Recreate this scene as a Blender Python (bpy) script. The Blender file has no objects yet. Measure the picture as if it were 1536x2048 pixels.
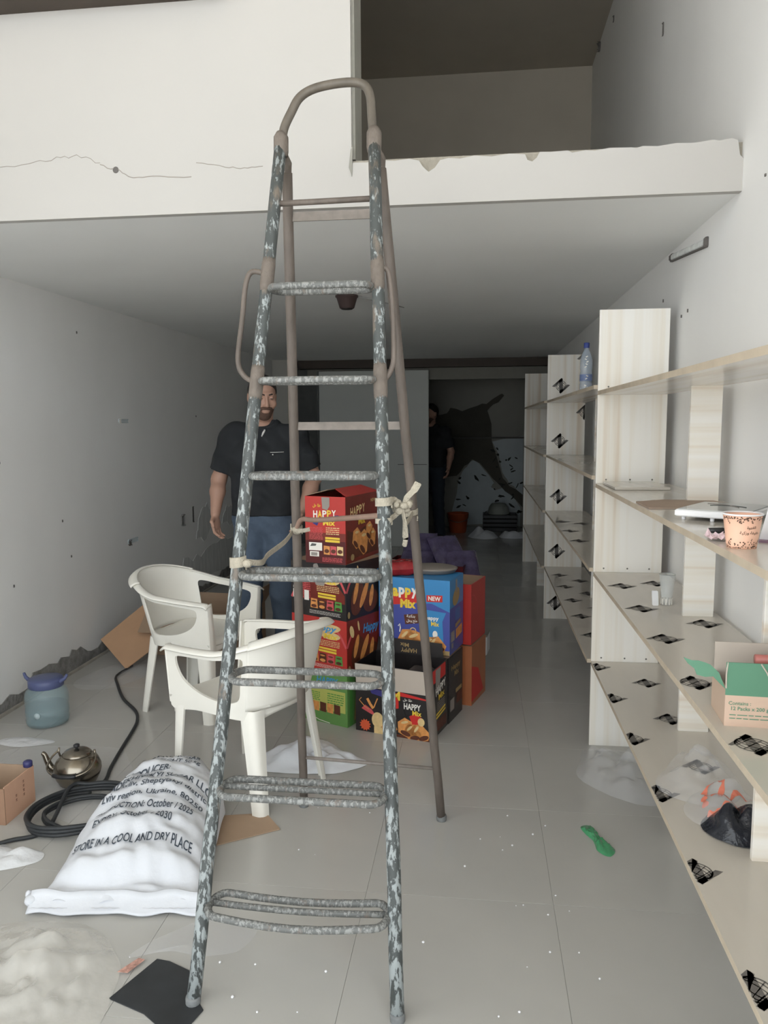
import bpy, math, random
import numpy as np
from mathutils import Vector, Matrix, noise

random.seed(7)
SC = bpy.context.scene
COL = SC.collection
R = math.radians

# ------------------------------------------------------------------ camera
cam_d = bpy.data.cameras.new('camera')
cam = bpy.data.objects.new('camera', cam_d)
COL.objects.link(cam)
cam_d.sensor_fit = 'VERTICAL'
cam_d.sensor_height = 24.0
cam_d.lens = 24.0 * 1530.0 / 2048.0
cam_d.clip_start = 0.05
_yaw, _pit, _rol = R(7.0), R(-6.55), R(-0.35)
_f = Vector((-math.sin(_yaw) * math.cos(_pit), math.cos(_yaw) * math.cos(_pit), math.sin(_pit)))
_r = Vector((math.cos(_yaw), math.sin(_yaw), 0))
_u = _r.cross(_f)
_r2 = _r * math.cos(_rol) + _u * math.sin(_rol)
_u2 = _u * math.cos(_rol) - _r * math.sin(_rol)
_m = Matrix((_r2, _u2, -_f)).transposed().to_4x4()
_m.translation = (0, 0, 1.52)
cam.matrix_world = _m
SC.camera = cam

# ------------------------------------------------------------------ light: overcast daylight through the open shop front
W = bpy.data.worlds.new('overcast_sky')
SC.world = W
W.use_nodes = True
bg = W.node_tree.nodes['Background']
bg.inputs[0].default_value = (0.90, 0.96, 1.0, 1)
bg.inputs[1].default_value = 2.6
pd = bpy.data.lights.new('shop_front_portal', 'AREA')
pd.shape = 'RECTANGLE'; pd.size = 3.38; pd.size_y = 4.3
pd.cycles.is_portal = True
po = bpy.data.objects.new('shop_front_portal', pd)
COL.objects.link(po)
po.location = (-0.81, 0.95, 2.16)
po.rotation_euler = (R(90), 0, 0)
sd = bpy.data.lights.new('sun', 'SUN')
sd.energy = 34.0; sd.angle = R(2.0); sd.color = (1.0, 0.985, 0.96)
so_ = bpy.data.objects.new('sun', sd)
COL.objects.link(so_)
so_.rotation_euler = (R(-32), 0, R(8))      # high sun behind the building: the front lies in shade, the pavement beyond is lit
SC.view_settings.view_transform = 'Standard'
SC.view_settings.look = 'None'
SC.view_settings.exposure = 0.36
SC.view_settings.gamma = 1.0
SC.view_settings.use_curve_mapping = False
SC.cycles.max_bounces = 7
SC.cycles.diffuse_bounces = 5
SC.cycles.glossy_bounces = 3
SC.cycles.use_adaptive_sampling = True
SC.cycles.adaptive_threshold = 0.03
SC.cycles.adaptive_min_samples = 12
SC.cycles.transparent_max_bounces = 8
SC.cycles.use_denoising = True
SC.cycles.caustics_reflective = False
SC.cycles.caustics_refractive = False

# ------------------------------------------------------------------ materials
MATS = {}
def srgb(r, g, b):
    def c(v):
        v /= 255.0
        return v / 12.92 if v <= 0.04045 else ((v + 0.055) / 1.055) ** 2.4
    return (c(r), c(g), c(b))

def M(name, col, rough=0.6, metal=0.0, var=0.0, vscale=6.0, stretch=(1, 1, 1), bump=0.0, bscale=40.0,
      spec=0.5, alpha=1.0, trans=0.0, ior=1.45, rnd=0.0, coat=0.0, rvar=0.0):
    if name in MATS:
        return MATS[name]
    m = bpy.data.materials.new(name); m.use_nodes = True
    nt = m.node_tree; N = nt.nodes; L = nt.links
    b = N['Principled BSDF']
    b.inputs['Base Color'].default_value = (*col, 1)
    b.inputs['Roughness'].default_value = rough
    b.inputs['Metallic'].default_value = metal
    b.inputs['Specular IOR Level'].default_value = spec
    b.inputs['Alpha'].default_value = alpha
    b.inputs['Transmission Weight'].default_value = trans
    b.inputs['IOR'].default_value = ior
    b.inputs['Coat Weight'].default_value = coat
    if var or bump or rvar:
        tc = N.new('ShaderNodeTexCoord'); mp = N.new('ShaderNodeMapping')
        mp.inputs['Scale'].default_value = stretch
        L.new(tc.outputs['Object'], mp.inputs['Vector'])
        if var or rvar:
            nz = N.new('ShaderNodeTexNoise'); nz.inputs['Scale'].default_value = vscale
            nz.inputs['Detail'].default_value = 3.0
            nz.inputs['Roughness'].default_value = 0.6
            L.new(mp.outputs[0], nz.inputs['Vector'])
        if var:
            mr = N.new('ShaderNodeMapRange')
            mr.inputs[1].default_value = 0.3; mr.inputs[2].default_value = 0.7
            mr.inputs[3].default_value = 1 - var; mr.inputs[4].default_value = 1 + var
            L.new(nz.outputs[0], mr.inputs[0])
            fac = mr.outputs[0]
            if rnd:
                oi = N.new('ShaderNodeObjectInfo'); r2 = N.new('ShaderNodeMapRange')
                r2.inputs[3].default_value = 1 - rnd; r2.inputs[4].default_value = 1 + rnd
                L.new(oi.outputs['Random'], r2.inputs[0])
                mu = N.new('ShaderNodeMath'); mu.operation = 'MULTIPLY'
                L.new(fac, mu.inputs[0]); L.new(r2.outputs[0], mu.inputs[1]); fac = mu.outputs[0]
            vm = N.new('ShaderNodeVectorMath'); vm.operation = 'SCALE'
            vm.inputs[0].default_value = col
            L.new(fac, vm.inputs['Scale']); L.new(vm.outputs[0], b.inputs['Base Color'])
        if rvar:
            r3 = N.new('ShaderNodeMapRange')
            r3.inputs[1].default_value = 0.3; r3.inputs[2].default_value = 0.7
            r3.inputs[3].default_value = max(0.02, rough - rvar); r3.inputs[4].default_value = rough + rvar
            L.new(nz.outputs[0], r3.inputs[0]); L.new(r3.outputs[0], b.inputs['Roughness'])
        if bump:
            n2 = N.new('ShaderNodeTexNoise'); n2.inputs['Scale'].default_value = bscale
            n2.inputs['Detail'].default_value = 4.0
            L.new(mp.outputs[0], n2.inputs['Vector'])
            bp = N.new('ShaderNodeBump'); bp.inputs['Strength'].default_value = bump
            bp.inputs['Distance'].default_value = 0.01
            L.new(n2.outputs[0], bp.inputs['Height']); L.new(bp.outputs[0], b.inputs['Normal'])
    MATS[name] = m
    return m

def chip(name, dark, light, rust, lo=0.50, rust_lo=0.62, scale=22.0, zk=0.0):
    """old paint worn through to other layers; flakes drawn out along the tube"""
    m = bpy.data.materials.new(name); m.use_nodes = True
    nt = m.node_tree; N = nt.nodes; L = nt.links; b = N['Principled BSDF']
    tc = N.new('ShaderNodeTexCoord'); mp = N.new('ShaderNodeMapping')
    mp.inputs['Scale'].default_value = (1.7, 1.7, 0.55)
    L.new(tc.outputs['Object'], mp.inputs['Vector'])
    sx = N.new('ShaderNodeSeparateXYZ'); L.new(tc.outputs['Object'], sx.inputs[0])
    def band(sc, det, a, w, off, zk=0.0):
        nz = N.new('ShaderNodeTexNoise'); nz.inputs['Scale'].default_value = sc; nz.inputs['Detail'].default_value = det
        nz.inputs['Roughness'].default_value = 0.62
        m2 = N.new('ShaderNodeVectorMath'); m2.operation = 'ADD'; m2.inputs[1].default_value = off
        L.new(mp.outputs[0], m2.inputs[0]); L.new(m2.outputs[0], nz.inputs['Vector'])
        r = N.new('ShaderNodeMapRange'); r.inputs[1].default_value = a; r.inputs[2].default_value = a + w
        ma = N.new('ShaderNodeMath'); ma.operation = 'MULTIPLY_ADD'; ma.inputs[1].default_value = zk   # wear differs along the height of the ladder
        L.new(sx.outputs[2], ma.inputs[0]); L.new(nz.outputs[0], ma.inputs[2])
        L.new(ma.outputs[0], r.inputs[0]); return r.outputs[0]
    f1 = band(scale, 6.0, lo, 0.05, (0, 0, 0), -zk); f2 = band(scale * 0.3, 5.0, rust_lo, 0.10, (3, 5, 1), zk); f3 = band(90.0, 3.0, 0.3, 0.4, (9, 2, 2))
    def mix(a, c, f):
        x = N.new('ShaderNodeMix'); x.data_type = 'RGBA'
        if isinstance(a, tuple): x.inputs[6].default_value = (*a, 1)
        else: L.new(a, x.inputs[6])
        x.inputs[7].default_value = (*c, 1); L.new(f, x.inputs[0]); return x.outputs[2]
    c = mix(dark, light, f1); c = mix(c, rust, f2)
    L.new(c, b.inputs['Base Color'])
    b.inputs['Roughness'].default_value = 0.5
    bp = N.new('ShaderNodeBump'); bp.inputs['Strength'].default_value = 0.35; bp.inputs['Distance'].default_value = 0.004
    L.new(f1, bp.inputs['Height']); L.new(bp.outputs[0], b.inputs['Normal'])
    MATS[name] = m
    return m

def laminate(name, axis):
    """cream laminated chipboard with fine grain running along one axis"""
    m = bpy.data.materials.new(name); m.use_nodes = True
    nt = m.node_tree; N = nt.nodes; L = nt.links; b = N['Principled BSDF']
    tc = N.new('ShaderNodeTexCoord'); mp = N.new('ShaderNodeMapping')
    s = [22.0, 22.0, 22.0]; s[axis] = 0.5
    mp.inputs['Scale'].default_value = s
    L.new(tc.outputs['Object'], mp.inputs['Vector'])
    nz = N.new('ShaderNodeTexNoise'); nz.inputs['Scale'].default_value = 1.0; nz.inputs['Detail'].default_value = 5.0
    L.new(mp.outputs[0], nz.inputs['Vector'])
    cr = N.new('ShaderNodeValToRGB')
    e = cr.color_ramp.elements
    e[0].position = 0.33; e[0].color = (*srgb(224, 210, 192), 1)
    e[1].position = 0.62; e[1].color = (*srgb(243, 240, 234), 1)
    x = cr.color_ramp.elements.new(0.46); x.color = (*srgb(238, 232, 221), 1)
    L.new(nz.outputs[0], cr.inputs[0]); L.new(cr.outputs[0], b.inputs['Base Color'])
    b.inputs['Roughness'].default_value = 0.22
    MATS[name] = m
    return m

def filmmat(name, col, a, rough=0.12, wr=0.7):
    """thin wrinkled see-through plastic"""
    m = bpy.data.materials.new(name); m.use_nodes = True
    nt = m.node_tree; N = nt.nodes; L = nt.links; b = N['Principled BSDF']
    b.inputs['Base Color'].default_value = (*col, 1); b.inputs['Roughness'].default_value = rough
    tc = N.new('ShaderNodeTexCoord'); nz = N.new('ShaderNodeTexNoise'); nz.inputs['Scale'].default_value = 26.0; nz.inputs['Detail'].default_value = 3.0
    bp = N.new('ShaderNodeBump'); bp.inputs['Strength'].default_value = wr; bp.inputs['Distance'].default_value = 0.01
    L.new(tc.outputs['Object'], nz.inputs['Vector']); L.new(nz.outputs[0], bp.inputs['Height']); L.new(bp.outputs[0], b.inputs['Normal'])
    tr = N.new('ShaderNodeBsdfTransparent'); mx = N.new('ShaderNodeMixShader')
    mx.inputs[0].default_value = a
    L.new(tr.outputs[0], mx.inputs[1]); L.new(b.outputs[0], mx.inputs[2])
    L.new(mx.outputs[0], N['Material Output'].inputs['Surface'])
    MATS[name] = m
    return m

# walls and setting
wall_m = M('wall_paint', srgb(234, 233, 231), 0.75, var=0.03, vscale=1.4, stretch=(1, 1, 0.6))
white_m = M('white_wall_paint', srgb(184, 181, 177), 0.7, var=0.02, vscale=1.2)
ceil_m = M('ceiling_paint', srgb(242, 243, 242), 0.75, var=0.025, vscale=1.0)
upper_m = M('raw_upper_plaster', srgb(172, 165, 153), 0.85, var=0.06, vscale=1.5)
upper_wall_m = M('upper_wall_plaster', srgb(196, 191, 182), 0.85, var=0.05, vscale=1.2, stretch=(1, 2, 0.3))
conc_m = M('chipped_concrete', srgb(158, 152, 140), 0.9, var=0.1, vscale=30, bump=0.5, bscale=60)
cement_m = M('bare_cement', srgb(138, 136, 133), 0.95, var=0.3, vscale=18, bump=0.6, bscale=50)
damp_m = M('damp_plaster', srgb(92, 88, 80), 0.9, var=0.12, vscale=3)
peel_m = M('peeled_paint', srgb(196, 204, 206), 0.8, var=0.05, vscale=6)
spot_m = M('mould_dark', srgb(60, 62, 58), 0.9, var=0.3, vscale=8)
tile_m = M('polished_tile', srgb(182, 180, 175), 0.2, var=0.035, vscale=2.2, rnd=0.015, rvar=0.09, spec=0.42)
grout_m = M('grout', srgb(170, 166, 160), 0.9, var=0.1)
brown_m = M('dark_brown_timber', srgb(74, 64, 56), 0.6, var=0.1, vscale=5)
part_m = M('partition_paint', srgb(206, 208, 204), 0.6, var=0.03, vscale=2)
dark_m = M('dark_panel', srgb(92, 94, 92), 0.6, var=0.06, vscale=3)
street_m = M('street_concrete', srgb(176, 175, 172), 0.9, var=0.08, vscale=1.5)
crack_m = M('crack_grey', srgb(160, 153, 146), 0.95)
hole_and_shadow_m = M('hole_and_shadow_dark', srgb(104, 100, 97), 0.95)
# metal
lad_m = chip('worn_green_grey_paint', srgb(70, 74, 73), srgb(150, 156, 156), srgb(112, 102, 92), 0.475, 0.62, 48.0, 0.035)
ladr_m = chip('worn_grey_paint', srgb(102, 103, 101), srgb(142, 143, 140), srgb(118, 108, 100), 0.50, 0.58, 80.0, 0.0)
rust_m = M('rusty_tube', srgb(101, 92, 85), 0.55, var=0.22, vscale=9, stretch=(2, 2, 0.6), bump=0.2, bscale=60)
hoop_m = M('dull_brown_tube', srgb(98, 91, 82), 0.45, var=0.2, vscale=14, stretch=(2, 2, 1))
weld_m = M('weld_collar', srgb(110, 101, 93), 0.7, var=0.15, vscale=20, bump=0.5, bscale=50)
bar_m = M('flat_bar_paint', srgb(130, 122, 115), 0.6, var=0.15, vscale=25)
screw_m = M('screw_metal', srgb(120, 116, 110), 0.4, metal=0.6)
strap_m = M('cloth_strap_weave', srgb(176, 168, 152), 0.95, var=0.12, vscale=50, bump=0.6, bscale=200)
# furniture
plast_m = M('white_chair_plastic', srgb(236, 233, 224), 0.38, var=0.03, vscale=4)
dirt_m = M('dirty_chair_plastic', srgb(206, 199, 184), 0.5, var=0.08, vscale=9)
lam_v = laminate('laminate_vertical', 2)
lam_y = laminate('laminate_along', 1)
lam_x = laminate('laminate_across', 0)
board_m = M('board_top_film', srgb(206, 199, 188), 0.16, var=0.04, vscale=2.5, stretch=(3, 0.6, 1), rvar=0.05)
edge_m = M('board_edge', srgb(192, 178, 158), 0.6, var=0.1, vscale=12)
ink_m = M('print_ink', srgb(110, 106, 102), 0.5)
# people
skin_m = M('skin', srgb(172, 135, 117), 0.5, var=0.04, vscale=20)
hair_m = M('dark_hair', srgb(40, 36, 34), 0.8, var=0.2, vscale=90)
beard_m = M('short_beard', srgb(88, 66, 56), 0.85, var=0.25, vscale=120)
shirt_m = M('black_shirt', srgb(36, 38, 41), 0.85, var=0.1, vscale=6)
jean_m = M('blue_denim', srgb(78, 91, 108), 0.9, var=0.16, vscale=7, bump=0.2, bscale=120)
shoe_m = M('dark_shoe', srgb(40, 38, 38), 0.5)
trimw_m = M('white_trim_cloth', srgb(220, 218, 214), 0.8)
# cartons and print
kraft_m = M('kraft_cardboard', srgb(168, 143, 120), 0.85, var=0.06, vscale=5)
kraftd_m = M('inner_cardboard', srgb(196, 184, 172), 0.85, var=0.03, vscale=6)
cred_m = M('carton_red', srgb(190, 58, 52), 0.35, var=0.1, vscale=2.5)
cred2_m = M('carton_brown_red', srgb(122, 44, 34), 0.35, var=0.2, vscale=5)
cmar_m = M('carton_maroon', srgb(84, 22, 24), 0.35, var=0.1, vscale=4)
cblk_m = M('carton_black', srgb(44, 40, 40), 0.35, var=0.12, vscale=5)
cblue_m = M('carton_blue', srgb(62, 138, 196), 0.32, var=0.04, vscale=3)
cnavy_m = M('carton_navy', srgb(74, 84, 160), 0.32, var=0.06, vscale=3)
cgrn_m = M('carton_green', srgb(106, 152, 84), 0.4, var=0.08, vscale=3)
clime_m = M('carton_lime', srgb(190, 194, 104), 0.4)
corg_m = M('carton_orange', srgb(176, 108, 72), 0.4, var=0.14, vscale=4)
teal_m = M('carton_teal_green', srgb(98, 146, 120), 0.5, var=0.03, vscale=5)
i_white = M('ink_white', srgb(240, 236, 228), 0.5)
i_yel = M('ink_yellow', srgb(238, 204, 70), 0.45)
i_red = M('ink_red', srgb(206, 48, 44), 0.45)
i_navy = M('ink_navy', srgb(58, 54, 122), 0.45)
i_cyan = M('ink_cyan', srgb(70, 150, 206), 0.45)
i_snack = M('ink_snack', srgb(220, 150, 84), 0.5, var=0.18, vscale=40)
i_snack2 = M('ink_snack_pale', srgb(226, 196, 140), 0.5, var=0.1, vscale=40)
i_brown = M('ink_brown', srgb(96, 52, 36), 0.5, var=0.2, vscale=30)
i_pink = M('ink_pink', srgb(206, 88, 92), 0.45)
i_grey = M('ink_grey', srgb(150, 142, 136), 0.5)
i_gold = M('ink_gold', srgb(168, 142, 96), 0.5)
i_peach = M('cup_peach', srgb(238, 190, 164), 0.5)
i_bean = M('cup_bean_brown', srgb(92, 68, 54), 0.55)
i_green = M('ink_leaf_green', srgb(86, 150, 70), 0.5)
# loose things
sack_m = M('woven_white_sack', srgb(208, 210, 215), 0.55, var=0.03, vscale=8, bump=0.25, bscale=30)
sackink_m = M('sack_ink', srgb(66, 74, 84), 0.7)
steel_m = M('tarnished_steel', srgb(138, 130, 118), 0.24, metal=0.9, var=0.12, vscale=6)
black_m = M('black_plastic', srgb(40, 40, 42), 0.4)
rubber_m = M('black_cable_rubber', srgb(46, 48, 50), 0.5)
bin_m = M('black_bin_film', srgb(40, 42, 48), 0.2, bump=0.9, bscale=26)
bsheet_m = M('black_sheet_film', srgb(48, 50, 52), 0.45, var=0.2, vscale=10)
lid_m = M('blue_lid_plastic', srgb(84, 91, 128), 0.4)
cloth_m = M('white_cloth', srgb(226, 228, 232), 0.8, var=0.03, vscale=10, bump=0.2, bscale=25)
paper_m = M('white_paper', srgb(238, 238, 240), 0.6)
film_m = filmmat('clear_film', (0.90, 0.90, 0.92), 0.20)
filmy_m = filmmat('yellowed_film', (0.86, 0.83, 0.77), 0.33, 0.08, 0.5)
filmg_m = filmmat('green_wrapper_film', srgb(70, 168, 112), 0.7, 0.12)
filmw_m = filmmat('milky_film', (0.92, 0.93, 0.95), 0.75, 0.25)
jug_m = filmmat('blue_tinted_plastic', srgb(158, 182, 188), 0.36, 0.1, 0.05)
glass_m = filmmat('drinking_glass', (0.92, 0.95, 0.94), 0.26, 0.03, 0.05)
pet_m = filmmat('clear_bottle_plastic', srgb(200, 212, 226), 0.42, 0.08, 0.05)
purple_m = M('purple_wrapper', srgb(76, 68, 96), 0.14, var=0.35, vscale=14, bump=0.7, bscale=18)
redwrap_m = M('red_wrapper', srgb(150, 40, 44), 0.25, var=0.25, vscale=14, bump=0.4, bscale=25)
greyp_m = M('grey_tray_plastic', srgb(140, 132, 124), 0.5)
obuck_m = M('orange_bucket_plastic', srgb(190, 92, 56), 0.5)
pane_m = M('grey_glass_pane', srgb(148, 150, 146), 0.08, spec=0.6, var=0.08, vscale=5)

# ------------------------------------------------------------------ object helpers
def mesh_obj(name, vs, fs, mat, parent=None, smooth=False, mats=None, fmat=None):
    me = bpy.data.meshes.new(name)
    me.from_pydata([tuple(v) for v in vs], [], [tuple(f) for f in fs])
    if mats:
        for m in mats: me.materials.append(m)
        if fmat is not None:
            me.polygons.foreach_set('material_index', list(fmat))
    else:
        me.materials.append(mat)
    if smooth:
        me.polygons.foreach_set('use_smooth', [True] * len(me.polygons))
        if smooth == 'auto':
            try: me.set_sharp_from_angle(angle=R(38))
            except Exception: pass
    me.update()
    o = bpy.data.objects.new(name, me)
    COL.objects.link(o)
    if parent is not None: o.parent = parent
    return o

def tag(o, label, cat, group=None, kind=None):
    o['label'] = label; o['category'] = cat
    if group: o['group'] = group
    if kind: o['kind'] = kind
    return o
def thing(name, label, cat, loc=(0, 0, 0), rz=0.0, group=None, kind=None):
    o = bpy.data.objects.new(name, None); COL.objects.link(o)
    o.empty_display_size = 0.1
    o.location = loc; o.rotation_euler = (0, 0, rz)
    return tag(o, label, cat, group, kind)
def struct(o, label=None):
    o['kind'] = 'structure'
    if label: o['label'] = label
    return o

class MB:
    """collects shapes into one mesh"""
    def __init__(s): s.v = []; s.f = []
    def add(s, vs, fs):
        b = len(s.v); s.v += [Vector(v) for v in vs]; s.f += [tuple(i + b for i in f) for f in fs]; return s
    def box(s, lo, hi, M4=None, bev=0.0):
        x0, y0, z0 = lo; x1, y1, z1 = hi
        if bev:
            e = bev
            vs = []; 
            for z, ins in ((z0, e), (z0 + e, 0), (z1 - e, 0), (z1, e)):
                a0, a1, b0, b1 = x0 + ins, x1 - ins, y0 + ins, y1 - ins
                vs += [(a0 + e, b0, z), (a1 - e, b0, z), (a1, b0 + e, z), (a1, b1 - e, z), (a1 - e, b1, z), (a0 + e, b1, z), (a0, b1 - e, z), (a0, b0 + e, z)]
            fs = [tuple(range(7, -1, -1)), tuple(range(24, 32))]
            for k in range(3):
                for i in range(8):
                    j = (i + 1) % 8
                    fs.append((k * 8 + i, k * 8 + j, k * 8 + 8 + j, k * 8 + 8 + i))
        else:
            vs = [(x0, y0, z0), (x1, y0, z0), (x1, y1, z0), (x0, y1, z0), (x0, y0, z1), (x1, y0, z1), (x1, y1, z1), (x0, y1, z1)]
            fs = [(3, 2, 1, 0), (4, 5, 6, 7), (0, 1, 5, 4), (1, 2, 6, 5), (2, 3, 7, 6), (3, 0, 4, 7)]
        if M4 is not None: vs = [M4 @ Vector(v) for v in vs]
        return s.add(vs, fs)
    def tube(s, pts, rad, seg=12, closed=False, caps=True):
        P = [Vector(p) for p in pts]; n = len(P)
        rads = rad if isinstance(rad, (list, tuple)) else [rad] * n
        vs = []; up = None
        for i in range(n):
            a = P[(i - 1) % n] if (i > 0 or closed) else P[0]
            b = P[(i + 1) % n] if (i < n - 1 or closed) else P[-1]
            t = (b - a).normalized()
            if up is None:
                up = Vector((0, 0, 1)) if abs(t.z) < 0.9 else Vector((0, 1, 0))
            x = t.cross(up)
            if x.length < 1e-5: x = t.cross(Vector((1, 0, 0)))
            x.normalize(); up = x.cross(t).normalized()
            for k in range(seg):
                an = 2 * math.pi * k / seg
                vs.append(P[i] + (x * math.cos(an) + up * math.sin(an)) * rads[i])
        fs = []
        for i in range(n if closed else n - 1):
            j = (i + 1) % n
            for k in range(seg):
                l = (k + 1) % seg
                fs.append((i * seg + k, i * seg + l, j * seg + l, j * seg + k))
        if caps and not closed:
            fs.append(tuple(range(seg - 1, -1, -1))); fs.append(tuple((n - 1) * seg + k for k in range(seg)))
        return s.add(vs, fs)
    def lathe(s, prof, seg=32, c=(0, 0, 0), cap=True):
        c = Vector(c); vs = []
        for r, z in prof:
            for k in range(seg):
                a = 2 * math.pi * k / seg
                vs.append(c + Vector((r * math.cos(a), r * math.sin(a), z)))
        fs = []
        for i in range(len(prof) - 1):
            for k in range(seg):
                l = (k + 1) % seg
                fs.append((i * seg + k, i * seg + l, (i + 1) * seg + l, (i + 1) * seg + k))
        if cap:
            fs.append(tuple(range(seg - 1, -1, -1))); fs.append(tuple((len(prof) - 1) * seg + k for k in range(seg)))
        return s.add(vs, fs)
    def prism(s, pts2, o, U, V, Nn, t):
        """polygon (u,v) on plane o,U,V, thickened by t along Nn"""
        o, U, V, Nn = Vector(o), Vector(U), Vector(V), Vector(Nn)
        n = len(pts2)
        vs = [o + U * a + V * b for a, b in pts2] + [o + U * a + V * b + Nn * t for a, b in pts2]
        fs = [tuple(range(n - 1, -1, -1)), tuple(range(n, 2 * n))]
        for i in range(n):
            j = (i + 1) % n; fs.append((i, j, n + j, n + i))
        return s.add(vs, fs)
    def ell(s, c, r, seg=16, rings=10, M4=None):
        vs = []; c = Vector(c)
        for i in range(rings + 1):
            th = math.pi * i / rings
            for k in range(seg):
                a = 2 * math.pi * k / seg
                p = Vector((r[0] * math.sin(th) * math.cos(a), r[1] * math.sin(th) * math.sin(a), r[2] * math.cos(th)))
                if M4 is not None: p = M4 @ p
                vs.append(c + p)
        fs = []
        for i in range(rings):
            for k in range(seg):
                l = (k + 1) % seg
                fs.append((i * seg + k, (i + 1) * seg + k, (i + 1) * seg + l, i * seg + l))
        return s.add(vs, fs)
    def grid(s, fn, nu, nv, thick=None):
        """surface fn(u,v), u,v in 0..1; thick = vector fn or float along normal for a shell"""
        P = [[Vector(fn(i / nu, j / nv)) for j in range(nv + 1)] for i in range(nu + 1)]
        vs = [p for row in P for p in row]
        idx = lambda i, j: i * (nv + 1) + j
        fs = [(idx(i, j), idx(i + 1, j), idx(i + 1, j + 1), idx(i, j + 1)) for i in range(nu) for j in range(nv)]
        if thick:
            b = len(vs)
            for i in range(nu + 1):
                for j in range(nv + 1):
                    du = P[min(i + 1, nu)][j] - P[max(i - 1, 0)][j]
                    dv = P[i][min(j + 1, nv)] - P[i][max(j - 1, 0)]
                    n = du.cross(dv)
                    n = n.normalized() if n.length > 1e-9 else Vector((0, 0, 1))
                    vs.append(P[i][j] - n * thick)
            fs += [tuple(b + k for k in reversed(f)) for f in list(fs)]
            def rim(seq):
                for a, c in zip(seq[:-1], seq[1:]): fs.append((c, a, a + b, c + b))
            rim([idx(i, 0) for i in range(nu + 1)]); rim([idx(nu, j) for j in range(nv + 1)])
            rim([idx(i, nv) for i in range(nu, -1, -1)]); rim([idx(0, j) for j in range(nv, -1, -1)])
        return s.add(vs, fs)
    def ring(s, outer, inner, fn, t):
        """strip between two closed 2D contours of equal count, mapped by fn(a,b,k) with thickness layers k=0,1"""
        n = len(outer); vs = []
        for k in (0, 1):
            vs += [fn(a, b, k * t) for a, b in outer] + [fn(a, b, k * t) for a, b in inner]
        fs = []
        for i in range(n):
            j = (i + 1) % n
            fs += [(i, j, n + j, n + i), (2 * n + i, 3 * n + i, 3 * n + j, 2 * n + j),
                   (i, 2 * n + i, 2 * n + j, j), (n + i, n + j, 3 * n + j, 3 * n + i)]
        return s.add(vs, fs)
    def build(s, name, mat, parent=None, smooth=False):
        return mesh_obj(name, s.v, s.f, mat, parent, smooth)

def smooth_path(pts, n=8, closed=False):
    """Catmull-Rom through the points"""
    P = [Vector(p) for p in pts]; out = []; N = len(P)
    rng = range(N) if closed else range(N - 1)
    for i in rng:
        p0 = P[(i - 1) % N] if (closed or i > 0) else P[0]; p1 = P[i]; p2 = P[(i + 1) % N]
        p3 = P[(i + 2) % N] if (closed or i + 2 < N) else P[-1]
        for k in range(n):
            t = k / n
            out.append(0.5 * ((2 * p1) + (p2 - p0) * t + (2 * p0 - 5 * p1 + 4 * p2 - p3) * t * t + (3 * p1 - p0 - 3 * p2 + p3) * t ** 3))
    if not closed: out.append(P[-1])
    return out
def round_poly(pts, r, n=5):
    """2D polygon with rounded corners"""
    out = []; N = len(pts)
    for i in range(N):
        p = Vector(pts[i]); a = Vector(pts[i - 1]) - p; b = Vector(pts[(i + 1) % N]) - p
        rr = min(r, a.length * 0.45, b.length * 0.45)
        A = p + a.normalized() * rr; B = p + b.normalized() * rr
        for k in range(n + 1):
            t = k / n; q = A * (1 - t) ** 2 + p * 2 * t * (1 - t) + B * t * t
            out.append((q.x, q.y))
    return out
def fbm(p, o=4, sc=1.0):
    return noise.fractal(Vector(p) * sc, 1.0, 2.0, o)

# ------------------------------------------------------------------ text helpers
_AR = {'ا': (0xFE8D, 0xFE8E, None, None), 'ب': (0xFE8F, 0xFE90, 0xFE91, 0xFE92), 'ن': (0xFEE5, 0xFEE6, 0xFEE7, 0xFEE8),
       'ك': (0xFED9, 0xFEDA, 0xFEDB, 0xFEDC), 'ه': (0xFEE9, 0xFEEA, 0xFEEB, 0xFEEC), 'ة': (0xFE93, 0xFE94, None, None),
       'م': (0xFEE1, 0xFEE2, 0xFEE3, 0xFEE4), 'ل': (0xFEDD, 0xFEDE, 0xFEDF, 0xFEE0), 'ح': (0xFEA1, 0xFEA2, 0xFEA3, 0xFEA4),
       'و': (0xFEED, 0xFEEE, None, None), 'خ': (0xFEA5, 0xFEA6, 0xFEA7, 0xFEA8), 'ق': (0xFED5, 0xFED6, 0xFED7, 0xFED8),
       'ف': (0xFED1, 0xFED2, 0xFED3, 0xFED4), 'ي': (0xFEF1, 0xFEF2, 0xFEF3, 0xFEF4), 'ز': (0xFEAF, 0xFEB0, None, None)}
def arabic(s):
    out = []
    for i, c in enumerate(s):
        if c not in _AR: out.append(c); continue
        iso, fin, ini, med = _AR[c]
        pj = i > 0 and s[i - 1] in _AR and _AR[s[i - 1]][2] is not None
        nj = ini is not None and i + 1 < len(s) and s[i + 1] in _AR
        out.append(chr(med if (pj and nj) else fin if pj else ini if nj else iso))
    return ''.join(reversed(out))
_TX = {}
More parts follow.
